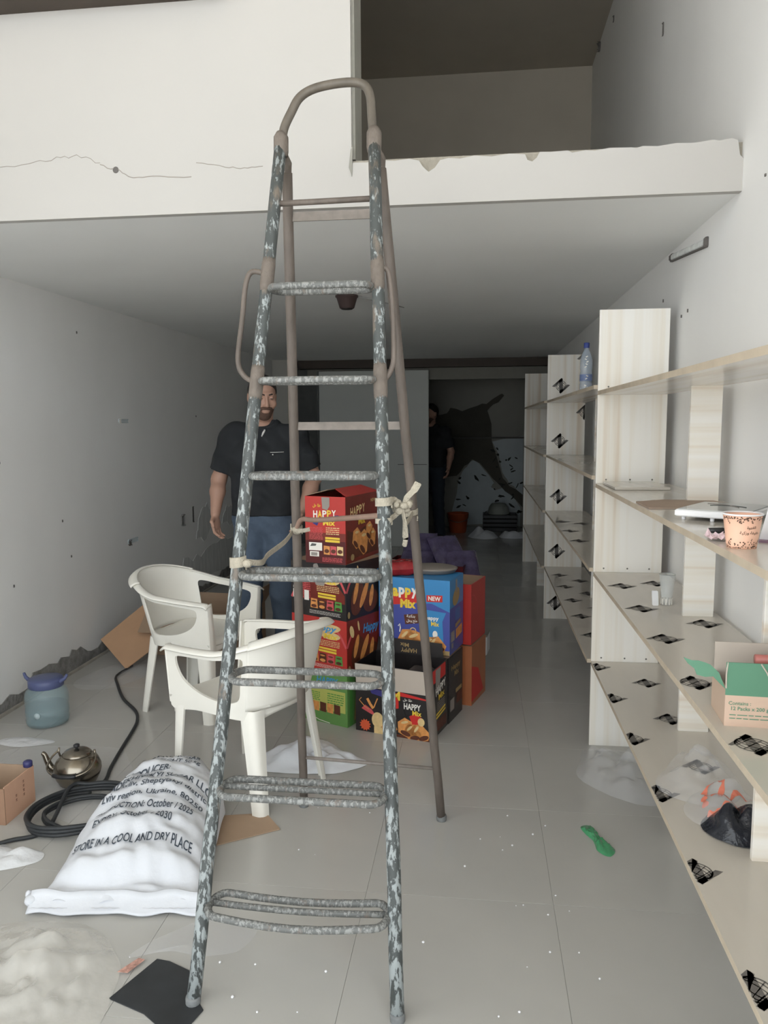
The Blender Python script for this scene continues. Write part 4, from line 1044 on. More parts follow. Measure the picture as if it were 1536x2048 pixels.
    def seat(u, v):
        x = (u - 0.5) * 2; y = -0.205 + 0.455 * v
        z = 0.418 + 0.012 * x * x - 0.012 * math.sin(math.pi * v) + 0.014 * v
        if v > 0.9: z -= ((v - 0.9) / 0.1) ** 2 * 0.03
        wdt = 0.225 if v > .35 else 0.225 * math.sqrt(max(0.25, 1 - ((.35 - v) / .42) ** 2))
        return (x * wdt, y, z)
    MB().grid(seat, 18, 20, 0.009).build('seat', plast_m, c, True)
    MB().grid(lambda u, v: ((u - .5) * 0.42, 0.240 + 0.005 * math.sin(math.pi * u), 0.40 - v * (0.02 + 0.04 * abs(2 * u - 1) ** 2.5)), 12, 3, 0.008).build('front_apron', plast_m, c, True)
    MB().grid(lambda u, v: ((.5 - u) * 0.33, -0.205 + .05 * abs(2 * u - 1) ** 2, 0.42 - v * (0.035 + 0.035 * abs(2 * u - 1) ** 2.5)), 12, 3, 0.008).build('rear_apron', plast_m, c, True)
    return c
def rz_from(fx, fy): return math.atan2(-fx, fy)
plastic_chair('white plastic armchair facing right beside the left wall, farther from the ladder', (-1.50, 3.90, 0), rz_from(0.95, -0.30))
ch2 = plastic_chair('white plastic armchair behind ladder, standing next to the sugar sack', (-0.935, 3.02, 0), rz_from(-0.90, 0.436))
# scuffs on the front corner of the nearer chair
rr = random.Random(4); g = MB()
for k in range(9):
    y, z = 0.215 + rr.uniform(-.018, .018), 0.545 + rr.uniform(-.03, .03)
    g.ell((0.2225 + 0.030 * (z - 0.372) / 0.26 + 0.002, y, z), (0.001, rr.uniform(.003, .008), rr.uniform(.0015, .003)), 6, 4)
g.build('scuff_mark', dirt_m, ch2)

# ================================================================== SNACK CARTONS
def carton(label, near, ang, w, d, h, z0, m_front, m_side, m_top, group='printed snack cartons stacked behind the ladder', name='snack_carton', open_top=False):
    """near = floor position of the near vertical edge; the front face runs left from it, the side face runs back"""
    c = thing(name, label, 'carton', (near[0], near[1], z0), -ang, group)
    t = 0.004
    fp_ = MB().box((-w, 0, 0), (0, t, h)).build('front_panel', m_front, c)
    sp_ = MB().box((-t, t, 0), (0, d, h)).build('side_panel', m_side, c)
    MB().box((-w, t, 0), (-w + t, d, h)).build('side_panel', m_side, c)
    MB().box((-w + t, d - t, 0), (-t, d, h)).build('back_panel', m_front, c)
    MB().box((-w + t, t, 0), (-t, d - t, t)).build('base_panel', kraft_m, c)
    if not open_top:
        MB().box((-w + t, t, h - t), (-w / 2 - 0.001, d - t, h), bev=0.0008).build('top_flap', m_top, c)
        MB().box((-w / 2 + 0.001, t, h - t), (-t, d - t, h), bev=0.0008).build('top_flap', m_top, c)
    return c, Face(fp_, (-w, 0, 0), (1, 0, 0), (0, 0, 1)), Face(sp_, (0, 0, 0), (0, 1, 0), (0, 0, 1))
def snack_cone(F, x, y, s, rot=0.0, lv=2):
    c, q = math.cos(rot), math.sin(rot); tr = lambda p: (x + (p[0] * c - p[1] * q) * s, y + (p[0] * q + p[1] * c) * s)
    F.poly('snack_picture', i_snack, [tr(p) for p in [(-.5, .1), (-.2, .5), (.25, .45), (.55, -.2), (.3, -.5), (-.3, -.45)]], lv)
    F.oval('snack_picture_shadow', i_brown, *tr((0.1, -.32)), .30 * s, .13 * s, lv + 1, rot)
    F.oval('snack_picture_light', i_snack2, *tr((-.12, .25)), .22 * s, .07 * s, lv + 1, rot + .6)
def back_face(F, w, h, logo='bubble'):
    """the carton's information side: logo, small print, yellow bars, packet photos"""
    if logo == 'bubble':
        F.oval('logo_cloud', i_snack2, w * .60, h * .80, w * .30, h * .09, 1, 0.1).oval('logo_cloud', i_snack2, w * .72, h * .68, w * .17, h * .07, 1)
        F.text('logo_lettering', i_cyan, 'Happy', w * .58, h * .80, h * .15, w * .50, bold=0.03, shear=.25, lv=2)
        F.text('logo_lettering_gold', i_yel, 'Mix', w * .72, h * .67, h * .10, w * .26, bold=0.03, shear=.2, lv=2)
        F.arc('ribbon', i_pink, [(w * .75, h * .83), (w * .84, h * .78), (w * .92, h * .66), (w * .99, h * .50)], h * .045, 0)
        F.arc('ribbon', i_pink, [(0.002, h * .30), (w * .10, h * .5), (w * .2, h * .62), (w * .36, h * .72)], h * .045, 0)
    F.lines('small_print', i_pink, w * .08, h * .32, w * .36, h * .62, 9)
    F.lines('small_print', i_snack2, w * .48, h * .48, w * .88, h * .60, 4)
    F.rect('yellow_bar', i_yel, w * .50, h * .415, w * .82, h * .45, 1, -.002).rect('yellow_bar', i_yel, w * .50, h * .36, w * .82, h * .40, 1, -.002)
    for k, m in enumerate((i_snack, i_brown, i_pink, i_green)):
        x0 = w * (.36 + .145 * k)
        F.poly('packet_picture', m, [(x0, h * .16), (x0 + w * .135, h * .155), (x0 + w * .125, h * .325), (x0 + w * .012, h * .33)], 1)
        F.oval('packet_picture_food', i_brown if k != 1 else i_snack, x0 + w * .065, h * .195, w * .05, h * .03, 2)
        F.oval('packet_picture_food', i_brown if k != 1 else i_snack, x0 + w * .065, h * .285, w * .045, h * .014, 2)
    F.lines('small_print_white', i_white, w * .34, h * .06, w * .90, h * .13, 3, fill=.3)
def side_art(F, d, h):
    F.oval('side_picture', i_brown, d * .28, h * .35, d * .16, h * .30, 1, -.3).oval('side_picture', i_brown, d * .62, h * .25, d * .2, h * .2, 1, .4)
    F.oval('side_picture_light', i_snack, d * .24, h * .48, d * .05, h * .22, 2, -.3).oval('side_picture_light', i_snack, d * .45, h * .40, d * .06, h * .26, 2, -.5).oval('side_picture_light', i_snack, d * .64, h * .34, d * .05, h * .2, 2, -.2)
    F.oval('side_picture_pale', i_snack2, d * .13, h * .78, d * .05, h * .12, 2, .3).oval('side_picture_pale', i_snack2, d * .30, h * .85, d * .02, h * .10, 2, .2)
    F.text('side_lettering', i_cyan, 'Happy', d * .62, h * .74, h * .22, d * .42, bold=.03, shear=.25, lv=3).oval('side_seal', i_gold, d * .06, h * .10, d * .03, h * .06, 2)
    F.arc('ribbon', i_pink, [(0.002, h * .5), (d * .06, h * .62), (d * .12, h * .72)], h * .05, 1)
N0 = (-0.640, 3.655)
# bottom: green
c, F, S = carton('green and lime snack carton at the bottom of the tall stack', N0, R(24), 0.27, 0.30, 0.272, 0.0, cgrn_m, cgrn_m, kraft_m)
w, h = 0.27, 0.272
F.rect('lime_panel', clime_m, 0.02, .07, w - .012, h * .66, 0); F.text('logo_lettering', i_cyan, 'HAPPY', w * .55, h * .83, h * .13, w * .5, bold=.02, shear=.2, lv=1)
F.lines('small_print', i_green, w * .1, h * .42, w * .38, h * .6, 5); F.lines('small_print', i_green, w * .55, h * .40, w * .92, h * .62, 5)
for k in range(4): F.rect('packet_picture', i_brown if k % 2 else i_snack, w * (.22 + .16 * k), h * .22, w * (.36 + .16 * k), h * .40, 2, -.003)
F.arc('green_curve', i_white, [(w * .2, h * .09), (w * .35, h * .04), (w * .6, h * .015)], .004, 1); F.done()
S.rect('dark_stripe', i_green, .02, .0, .05, h, 0).poly('dark_stripe', i_gold, [(.06, .02), (.075, .02), (.11, h), (.09, h)], 1).poly('dark_stripe', i_brown, [(.10, .0), (.13, .0), (.10, h * .6), (.085, h * .5)], 2); S.done()
# third: red
c, F, S = carton('red snack carton on top of the green one in the tall stack', N0, R(28), 0.36, 0.33, 0.275, 0.272, cred_m, cred2_m, kraft_m)
back_face(F, 0.36, 0.275); F.done(); side_art(S, 0.33, 0.275); S.done()
# second: black
c, F, S = carton('black and red snack carton in the tall stack, below the topmost', N0, R(28), 0.36, 0.33, 0.285, 0.547, cblk_m, cblk_m, kraft_m)
w, h = .36, .285
F.poly('red_panel', cred2_m, [(w * .02, h * .30), (w * .98, h * .30), (w * .98, h * .45), (w * .84, h * .62), (w * .4, h * .70), (w * .14, h * .55)], 0)
back_face(F, w, h)
F.poly('torn_patch', i_grey, round_poly([(w * .42, h * .95), (w * .50, h * .98), (w * .52, h * .9), (w * .60, h * .88), (w * .64, h * .70), (w * .62, h * .58), (w * .46, h * .58)], .01), 4)
F.rect('barcode_label', i_white, w * .04, h * .3, w * .14, h * .46, 3).rect('barcode_label', i_white, w * .06, h * .18, w * .12, h * .27, 3).rect('barcode_label', i_white, w * .25, h * .28, w * .335, h * .46, 3)
F.text('side_wording', i_white, 'Premium', w * .06, h * .66, h * .05, h * .36, rot=R(90), lv=2).text('side_wording', i_pink, 'Pellet Snack', w * .26, h * .66, h * .06, h * .4, rot=R(90), lv=2); F.done()
side_art(S, .33, h); S.done()
# topmost: tall red
c, F, S = carton('tall red snack carton topmost in the stack, flap half open', (-0.640, 3.66), R(17), 0.225, 0.40, 0.335, 0.832, cred_m, cred2_m, kraft_m, open_top=True)
w, h, d = .225, .335, .40
F.rect('maroon_base', cmar_m, 0, 0, w, h * .34, 0).rect('darker_red', cred2_m, 0, h * .34, w, h * .46, 0)
F.poly('logo_shadow', i_navy, [(w * .18, h * .60), (w * .35, h * .63), (w * .30, h * .56)], 1).poly('logo_shadow', i_navy, [(w * .70, h * .72), (w * .84, h * .73), (w * .80, h * .66)], 1)
for k, (ch, m) in enumerate(zip('HAPPY', (i_white, i_yel, i_white, i_yel, i_white))):
    F.text('logo_lettering' if m is i_white else 'logo_lettering_gold', m, ch, w * (.26 + .115 * k), h * (.735 + .004 * k), h * .105, w * .105, bold=.03, lv=2)
F.text('logo_lettering_gold', i_yel, 'Mix', w * .60, h * .615, h * .085, w * .30, bold=.03, lv=2)
F.text('arabic_lettering', i_yel, arabic('هلا هل'), w * .30, h * .86, h * .06, w * .2, bold=.02, lv=2)
F.poly('torn_patch', i_grey, [(w * .42, h * .99), (w * .62, h * .99), (w * .62, h * .86), (w * .56, h * .80), (w * .44, h * .82)], 4)
F.lines('small_print', i_pink, w * .10, h * .36, w * .44, h * .55, 9).lines('small_print_pale', i_snack2, w * .52, h * .44, w * .85, h * .56, 4)
F.rect('yellow_bar', i_yel, w * .50, h * .37, w * .86, h * .40, 2, -.001).rect('yellow_bar', i_yel, w * .50, h * .325, w * .86, h * .36, 2, -.001)
F.rect('barcode_label', i_white, w * .09, h * .19, w * .42, h * .31, 2).rect('barcode_label', i_white, w * .11, h * .10, w * .34, h * .175, 2).rect('barcode_bars', i_grey, w * .14, h * .11, w * .30, h * .16, 3).poly('barcode_bars', dark_m, [(w * .12, h * .25), (w * .26, h * .26), (w * .28, h * .29), (w * .16, h * .295)], 3)
for k in range(3): F.rect('packet_picture', (i_snack, i_pink, i_snack2)[k], w * (.46 + .165 * k), h * .14, w * (.61 + .165 * k), h * .27, 2, -.002); F.oval('packet_picture_food', i_brown, w * (.535 + .165 * k), h * .19, w * .06, h * .03, 3)
F.lines('small_print_white', i_pink, w * .42, h * .03, w * .92, h * .10, 4); F.done()
S.poly('flame_picture', i_brown, [(.01, .02), (d * .95, .02), (d * .9, h * .35), (d * .55, h * .5), (d * .3, h * .42), (d * .05, h * .5)], 0)
for k, (ch, m) in enumerate(zip('HAPPY', (i_white, i_yel, i_white, i_yel, i_white))):
    S.text('side_lettering', i_snack2, ch, d * (.17 + .085 * k), h * (.76 + .008 * k), h * .13, d * .075, bold=.03, lv=2)
S.text('side_lettering_gold', i_yel, 'Mix', d * .46, h * .60, h * .10, d * .20, bold=.03, lv=2); S.text('side_lettering', i_snack2, 'NEW', d * .80, h * .88, h * .05, d * .14, bold=.02, lv=2)
for x, y, s in ((.12, .12, .10), (.20, .09, .12), (.27, .14, .09), (.31, .10, .09)): snack_cone(S, x, y, s, -.6)
S.oval('side_seal', i_gold, d * .18, h * .08, d * .05, h * .05, 3); S.done()
MB().prism([(0, 0), (d * .95, 0), (d * .9, .10), (d * .1, .10)], (-w, .01, h), (0, 1, 0), (0.97, 0, 0.26), (-0.26, 0, 0.97), .003).build('top_flap', kraft_m, c)
MB().prism([(0, 0), (d * .95, 0), (d * .93, .105), (d * .2, .105)], (0, .01, h), (0, 1, 0), (-0.96, 0, 0.28), (0.28, 0, 0.96), .003).build('top_flap', cred_m, c)

# blue carton on the rear black carton, open black carton in front
Q = (-0.212, 3.523)
c, F, S = carton('open black snack carton on the floor, inner flap hanging over its front', Q, R(17), 0.40, 0.24, 0.345, 0.0, cblk_m, cblk_m, kraft_m, open_top=True)
w, h, d = .40, .345, .24
MB().prism([(0, 0), (w, 0), (w - .01, -.135), (.004, -.12)], (-w, -.004, h), (1, 0, 0), (0, -0.06, 1), (0, -1, 0), .003).build('front_flap', kraftd_m, c)
rf_ = MB().prism([(0, 0), (w - .03, 0), (w - .04, .075), (.01, .075)], (-w + .01, d - .006, h), (1, 0, 0), (0, .06, .998), (0, -.998, .06), .003).build('rear_flap', cblk_m, c)
Ff = Face(rf_, (-w, d - .010, h), (1, 0, 0), (0, .06, .998)); Ff.text('flap_lettering', i_gold, 'HAPPY', w * .48, .022, .022, w * .22, rot=math.pi, bold=.02, lv=1).text('flap_lettering', i_gold, 'Mix', w * .42, .048, .02, w * .12, rot=math.pi, bold=.02, lv=1); Ff.done()
MB().box((-.16, .05, h - .10), (-.04, .18, h - .03), bev=.01).build('inner_packet', M('dark_packet', srgb(70, 64, 62), .4), c)
F.poly('red_swash', i_red, [(w * .36, h * .62), (w * .60, h * .64), (w * .58, h * .42), (w * .46, h * .38)], 0).poly('red_swash', i_red, [(w * .60, h * .66), (w * .97, h * .60), (w * .97, h * .585), (w * .60, h * .60)], 0)
F.poly('blue_swash', i_navy, [(w * .18, h * .66), (w * .38, h * .64), (w * .36, h * .55), (w * .22, h * .58)], 0)
F.poly('pepper_picture', i_pink, [(w * .08, h * .34), (w * .13, h * .40), (w * .22, h * .34), (w * .28, h * .25), (w * .2, h * .28)], 1).arc('pepper_picture', i_snack, [(w * .08, h * .50), (w * .05, h * .46), (w * .12, h * .38), (w * .18, h * .34)], .004, 2).arc('pepper_picture', i_snack, [(w * .16, h * .50), (w * .20, h * .42), (w * .24, h * .36)], .014, 2).arc('pepper_picture', i_snack, [(w * .30, h * .52), (w * .27, h * .44), (w * .25, h * .38)], .006, 2)
F.oval('cracker_picture', i_snack2, w * .30, h * .20, w * .08, h * .115, 3).rect('cracker_picture', i_snack2, w * .25, .0, w * .38, h * .10, 1)
snack_cone(F, w * .44, h * .16, .09); F.star('seal', M('ink_orange', srgb(220, 96, 60), .5), w * .13, h * .10, .032, 2)
F.rect('packet_shape', cblk_m, w * .58, h * .02, w * .98, h * .58, 1)
F.text('logo_lettering', i_white, 'HAPPY', w * .76, h * .47, h * .09, w * .22, bold=.03, lv=3).text('logo_lettering_gold', i_yel, 'Mix', w * .82, h * .385, h * .07, w * .12, bold=.03, lv=3).text('logo_lettering_gold', i_yel, 'M', w * .55, h * .60, h * .13, w * .10, bold=.03, lv=3)
F.text('arabic_lettering', i_white, arabic('هلا هل'), w * .70, h * .555, h * .05, w * .12, bold=.02, lv=3)
F.poly('chili_burst', i_red, [(w * .72, h * .33), (w * .80, h * .38), (w * .90, h * .32), (w * .86, h * .22), (w * .76, h * .20)], 2); F.oval('cracker_picture', i_snack2, w * .875, h * .27, w * .045, h * .06, 4)
for x, y, s, r in ((.67, .16, .09, -.3), (.76, .10, .085, .2), (.86, .11, .09, .4)): snack_cone(F, w * x, h * y, s, r, 3)
F.rect('lower_band', i_brown, w * .55, .0, w * .98, h * .04, 2); F.done()
S.rect('red_corner', i_red, .02, h * .80, d * .85, h - .002, 0).poly('torn_patch', i_grey, [(d * .25, h * .98), (d * .55, h * .98), (d * .5, h * .7), (d * .38, h * .62), (d * .25, h * .72)], 2)
S.text('side_lettering', i_white, 'HAPPY', d * .55, h * .68, h * .12, d * .6, rot=.15, bold=.03, lv=3).text('side_lettering_gold', i_yel, 'Mix', d * .60, h * .56, h * .09, d * .35, rot=.1, bold=.03, lv=3)
S.lines('small_print', i_grey, d * .35, h * .36, d * .8, h * .50, 5).rect('yellow_bar', i_yel, d * .30, h * .30, d * .85, h * .33, 1, .012).rect('yellow_bar', i_yel, d * .30, h * .25, d * .85, h * .28, 1, .012).rect('packet_picture', i_brown, d * .2, h * .06, d * .9, h * .22, 1); S.done()
dv = Vector((math.sin(R(17)), math.cos(R(17)), 0))
Q2 = (Q[0] + dv.x * 0.245 + 0.004, Q[1] + dv.y * 0.245)
c, F, S = carton('closed black snack carton right under the blue one', Q2, R(17), 0.40, 0.22, 0.345, 0.0, cblk_m, cblk_m, kraft_m)
S.text('side_lettering_gold', i_gold, 'Happy', d * .45, h * .80, h * .10, d * .6, bold=.03, lv=2).text('side_lettering_gold', i_gold, 'Mix', d * .5, h * .70, h * .08, d * .3, bold=.03, lv=2)
S.rect('barcode_label', i_grey, .02, h * .16, d * .35, h * .34, 1).rect('yellow_bar', i_gold, d * .45, h * .38, d * .85, h * .44, 1).rect('packet_picture', i_brown, d * .5, h * .2, d * .9, h * .36, 1); S.done()
B0 = (Q2[0] + dv.x * 0.01, Q2[1] + dv.y * 0.01 + .01)
c, F, S = carton('bright blue snack carton stacked beside the tall red stack', B0, R(15), 0.385, 0.24, 0.385, 0.352, cblue_m, cblue_m, cblue_m)
w, h, d = .385, .385, .24
F.rect('navy_panel', cnavy_m, 0.0, 0.0, w, h * .58, 0); F.poly('navy_panel', cnavy_m, [(0, h * .58), (w, h * .58), (w * .75, h * .68), (w * .3, h * .66)], 0)
F.rect('kraft_strip', i_gold, w * .22, .0, w, h * .06, 1)
F.poly('red_swash', i_red, [(w * .12, h * .78), (w * .52, h * .82), (w * .60, h * .70), (w * .50, h * .66), (w * .14, h * .62)], 1)
for k, (ch, m) in enumerate(zip('happy', (i_white, i_yel, i_white, i_yel, i_white))):
    F.text('logo_lettering' if m is i_white else 'logo_lettering_gold', m, ch.upper() if k == 0 else ch, w * (.15 + .09 * k), h * .80, h * (.12 if k < 2 else .14), w * .085, bold=.05, lv=3)
F.text('logo_lettering_gold', i_yel, 'Mix', w * .42, h * .655, h * .12, w * .22, bold=.05, lv=3)
F.poly('ribbon_blob', i_red, [(w * .10, h * .66), (w * .18, h * .62), (w * .13, h * .55)], 1)
F.rect('new_badge', i_red, w * .68, h * .70, w * .90, h * .79, 2, .004).text('new_lettering', i_white, 'NEW', w * .79, h * .75, h * .06, w * .17, bold=.03, lv=4)
F.poly('flavour_badge', i_brown, [(w * .36, h * .50), (w * .56, h * .53), (w * .57, h * .40), (w * .38, h * .37)], 2)
F.text('arabic_lettering', i_white, arabic('بنكهة'), w * .46, h * .485, h * .05, w * .12, bold=.02, lv=4, rot=.05).text('arabic_lettering', i_white, arabic('ملح وخل'), w * .475, h * .42, h * .055, w * .15, bold=.02, lv=4, rot=.05)
F.poly('packet_shape', cblue_m, [(w * .60, h * .60), (w * .95, h * .57), (w * .90, h * .45), (w * .92, h * .10), (w * .66, h * .10)], 2)
F.text('packet_lettering', i_white, 'happy', w * .76, h * .48, h * .07, w * .18, bold=.03, lv=4).text('packet_lettering_gold', i_yel, 'Mix', w * .80, h * .41, h * .06, w * .11, bold=.03, lv=4)
for x, y, s, r in ((.42, .17, .11, .2), (.52, .14, .12, -.2), (.82, .13, .09, .3), (.75, .14, .07, 0)): snack_cone(F, w * x, h * y, s, r, 4)
F.arc('spiral_picture', i_snack2, [(w * .49 + .016 * math.cos(t), h * .29 + .016 * math.sin(t)) for t in [k * .5 for k in range(13)]], .005, 4).oval('egg_picture', i_white, w * .80, h * .27, w * .035, h * .05, 4)
F.arc('swirl_picture', i_white, [(w * .28, h * .34), (w * .30, h * .37), (w * .31, h * .32), (w * .30, h * .26)], .006, 3).oval('pepper_picture', i_white, w * .14, h * .30, w * .05, h * .05, 3, -.8)
F.star('yellow_seal', i_yel, w * .12, h * .085, .03, 4); F.done()
S.rect('navy_panel', cnavy_m, 0.0, 0, d, h * .62, 0).oval('logo_cloud', i_gold, d * .45, h * .74, d * .26, h * .11, 1, .3).rect('torn_strip', i_grey, d * .40, h * .80, d * .52, h * .97, 2)
S.lines('small_print', i_cyan, d * .40, h * .42, d * .78, h * .58, 7).rect('yellow_bar', i_gold, d * .4, h * .32, d * .8, h * .37, 1, .01).rect('barcode_label', i_grey, .02, h * .16, d * .35, h * .30, 1).rect('barcode_label', i_grey, .03, h * .07, d * .25, h * .14, 1).rect('packet_picture', i_snack, d * .45, h * .16, d * .9, h * .29, 1, .01); S.done()
# behind on the right: red above orange
dv2 = dv * 0.525
c, F, S = carton('plain orange snack carton on the floor at the right rear of the pile', (Q[0] + dv2.x + .035, Q[1] + dv2.y), R(17), 0.30, 0.26, 0.33, 0.0, corg_m, corg_m, kraft_m)
S.poly('red_flash', i_red, [(.0, .02), (.22, .03), (.12, .18), (.0, .22)], 0); S.done()
c, F, S = carton('plain red snack carton on the orange one, right rear of the pile', (Q[0] + dv2.x + .03, Q[1] + dv2.y + .005), R(17), 0.30, 0.26, 0.33, 0.337, cred_m, cred_m, kraft_m)
S.arc('curve_print', i_pink, [(.02, .27), (.06, .26), (.10, .22), (.12, .15)], .006, 1); S.done()
# little white box
c = thing('white_box', 'small white carton with oval logo alone on the tile floor', 'carton', (0.005, 4.95, 0), R(-8))
MB().box((-.04, 0, 0), (.065, .16, .135), bev=.006).build('box_body', paper_m, c)
MB().box((-.041, -.001, .125), (.066, .16, .136), bev=.001).build('lid_band', M('grey_lid', srgb(150, 146, 140), .6), c)
F = Face(c, (-.04, -.0008, 0), (1, 0, 0), (0, 0, 1)); F.oval('oval_logo', i_green, .058, .07, .032, .02, 1).oval('oval_logo_inner', i_white, .058, .07, .028, .016, 2).rect('oval_logo', i_green, .04, .066, .078, .074, 3); F.done()
# packets on the blue carton and behind it
zb = 0.352 + 0.385
def pillow_pack(name, label, loc, rz, a, b, hh, mat, seed, cat='packet', lean=0.0):
    g = MB()
    def f(sgn):
        def fn(u, v):
            x, y = (u - .5) * 2, (v - .5) * 2
            e = max(0, (1 - x ** 4)) * max(0, (1 - y ** 4))
            z = sgn * hh * 0.5 * e ** .6 + sgn * .010 * fbm((x * 2.2, y * 2.2, seed), 3) * e
            return (x * a / 2, y * b / 2, hh * 0.5 + z + .001)
        return fn
    g.grid(f(1), 16, 16); 
    k = MB().grid(lambda u, v: f(-1)(1 - u, v), 16, 16); g.add(k.v, k.f)
    o = g.build(name, mat, None, True); o.location = loc; o.rotation_euler = (lean, 0, rz); tag(o, label, cat); return o
pr = pillow_pack('snack_packet', 'crumpled red snack packet lying on the blue carton', (-0.40, 3.93, zb), R(20), .20, .14, .075, redwrap_m, 3)
gs = Face(pr, (-.06, -.05, .074), (1, 0, 0), (0, 1, 0)); gs.arc('white_stripe', i_white, [(0.0, .09), (.04, .07), (.07, .03), (.11, .02)], .008, 0); gs.done()
ty = thing('grey_tray', 'shallow grey oval tray resting on the blue carton', 'tray', (-0.235, 4.02, zb), R(-10))
MB().lathe([(.085, 0), (.12, .002), (.135, .022), (.137, .024), (.12, .03), (.06, .034), (.01, .035)], 32).build('tray_shell', greyp_m, ty, True)
ty.scale = (1.0, .8, 1)
# purple packets heaped in an open carton behind
c = thing('open_carton', 'plain open carton behind the blue one holding purple packets', 'carton', (-0.30, 4.62, 0), R(-10))
for lo, hi in (((-.28, 0, 0), (.22, .004, .66)), ((-.28, .004, 0), (-.276, .3, .66)), ((.216, .004, 0), (.22, .3, .66)), ((-.28, .3, 0), (.22, .304, .66)), ((-.276, .004, .0), (.216, .3, .004))):
    MB().box(lo, hi).build('carton_panel', cmar_m, c)
for k, (x, y, z, a) in enumerate(((-.10, 4.72, .60, 15), (-.38, 4.72, .60, -20), (-.20, 4.80, .68, 35), (-.36, 4.84, .69, 5))):
    pillow_pack('snack_packet', ['glossy purple snack packet at right of the heap', 'glossy purple snack packet at left of the heap', 'glossy purple snack packet on top of the heap, right', 'glossy purple snack packet on top of the heap, left'][k], (x, y, z), R(a), .22, .26, .09, purple_m, 11 + k * 3, lean=R(48))

# ================================================================== SUGAR SACK
sk = thing('sugar_sack', 'full white woven sugar sack lying on the floor, printed in dark letters', 'sack', (-1.12, 2.135, 0), math.atan2(0.08, 0.725))
SL = 0.735
def interp(x, tab):
    for (a, b), (c, d) in zip(tab[:-1], tab[1:]):
        if x <= c:
            t = (x - a) / (c - a); t = t * t * (3 - 2 * t); return b + (d - b) * t
    return tab[-1][1]
SW = [(0, .268), (.12, .252), (.45, .245), (.75, .222), (.9, .195), (.97, .15), (1.0, .07)]
SHt = [(0, .035), (.05, .06), (.15, .135), (.35, .19), (.6, .225), (.82, .235), (.93, .20), (.98, .12), (1.0, .05)]
def sack_pt(u, v, off=0.0):
    wv, hv = interp(v, SW), interp(v, SHt)
    r = max(0.0, 1 - abs(u) ** 2.4) ** 0.55
    x = u * wv + 0.012 * math.sin(v * 9) * (1 - v); y = v * SL + 0.01 * math.sin(u * 4)
    wr = 0.016 * noise.noise(Vector((x * 9, y * 16, 2.0))) + 0.010 * noise.noise(Vector((x * 22 + y * 8, y * 26, 5.0))) + 0.008 * math.sin(y * 60 + x * 14 + 3 * noise.noise(Vector((x * 6, y * 6, 1)))) * (0.4 + 0.6 * abs(noise.noise(Vector((x * 3, y * 3, 8)))))
    if v > .55: wr += 0.006 * math.sin((y * 40 - x * 10)) * (v - .55) * 2
    if v < .2: wr += 0.01 * math.sin(x * 30) * (0.2 - v) * 3
    edge = 0.028 if v < .97 else 0.03
    return Vector((x, y, edge + hv * r * 0.98 - 0.028 * r + wr * min(1, r * 1.5) + off))
g = MB().grid(lambda u, v: sack_pt(u * 2 - 1, v), 70, 90)
g.grid(lambda u, v: (lambda p: Vector((p.x * 0.985, p.y, 0.002 + 0.026 * (abs(u * 2 - 1) ** 6) + .024 * max(0, v - .93) / .07)))(sack_pt(1 - u * 2, v)), 30, 40)
sbody = g.build('sack_body', sack_m, sk, True)
# stitched hem at the near end
MB().grid(lambda u, v: (( u * 2 - 1) * .272, .016 - .049 * v + .006 * math.sin(u * 17), .058 - .050 * v ** .6 + .003 * math.sin(u * 25)), 40, 7, .006).build('stitched_hem', sack_m, sk, True)
MB().ell((-.272, .01, .03), (.022, .025, .018), 10, 8).ell((-.29, .03, .035), (.012, .012, .014), 8, 6).build('corner_tuft', sack_m, sk, True)
MB().tube([(-.268 + .0134 * k, -.022, .0215 + .002 * (k % 2)) for k in range(41)], .0011, 5).build('stitching', M('stitch_thread', srgb(196, 196, 200), .8), sk, True)
def sack_text(s, v0, h, w, u0=0.0, bold=0.012):
    vv, ff, tw, th = text2d(s, bold)
    sx = w / tw; sy = h / max(th, .6)
    pts = []
    for x, y in vv:
        v = v0 + (y * sy) / SL; wv = interp(min(max(v, 0), 1), SW)
        pts.append(sack_pt(max(-.97, min(.97, (u0 + x * sx) / wv)), min(max(v, .01), .985), .0045))
    return pts, ff
for s, v0, h, w, u0 in (('STORE IN A COOL AND DRY PLACE', .225, .034, .40, -.01), ('EXPIRY: October / 2030', .345, .034, .27, -.03), ('PRODUCTION: October / 2025', .42, .034, .34, 0.0),
                        ('Lviv region, Ukraine, 80250', .50, .030, .36, .01), ('Pavliv, Sheptytskyi district,', .565, .030, .34, .04), ('RADEKHIVSKYI SUGAR LLC,', .64, .034, .40, .0),
                        ('PRODUCER:', .72, .032, .17, -.06), ('NET WEIGHT 50 kg', .80, .030, .24, .0), ('WHITE SUGAR', .875, .032, .20, .01)):
    p, f = sack_text(s, v0, h, w, u0); mesh_obj('sack_lettering', p, f, sackink_m, sbody)

# ================================================================== KETTLE
kt = thing('kettle', 'small tarnished steel kettle on the floor left of the sack', 'kettle', (-1.695, 2.955, 0), R(0))
MB().lathe([(.070, 0), (.076, .004), (.090, .03), (.097, .055), (.096, .075), (.086, .100), (.066, .120), (.058, .126)], 40).build('body', steel_m, kt, True)
MB().lathe([(.060, .124), (.061, .128), (.050, .138), (.025, .146), (.004, .149)], 32).build('lid', steel_m, kt, True)
MB().lathe([(.006, .147), (.006, .153), (.013, .157), (.013, .166), (.006, .170)], 16).build('lid_knob', black_m, kt, True)
sp = smooth_path([(-.085, -.01, .050), (-.112, -.012, .060), (-.128, -.013, .090), (-.140, -.014, .120), (-.150, -.015, .128)], 6)
MB().tube(sp, [.018 - .010 * i / (len(sp) - 1) for i in range(len(sp))], 12).build('spout', steel_m, kt, True)
for s in (-1, 1):
    MB().tube([(s * .074, 0, .105), (s * .083, 0, .128), (s * .080, 0, .148)], .0045, 8).build('handle_lug', steel_m, kt, True)
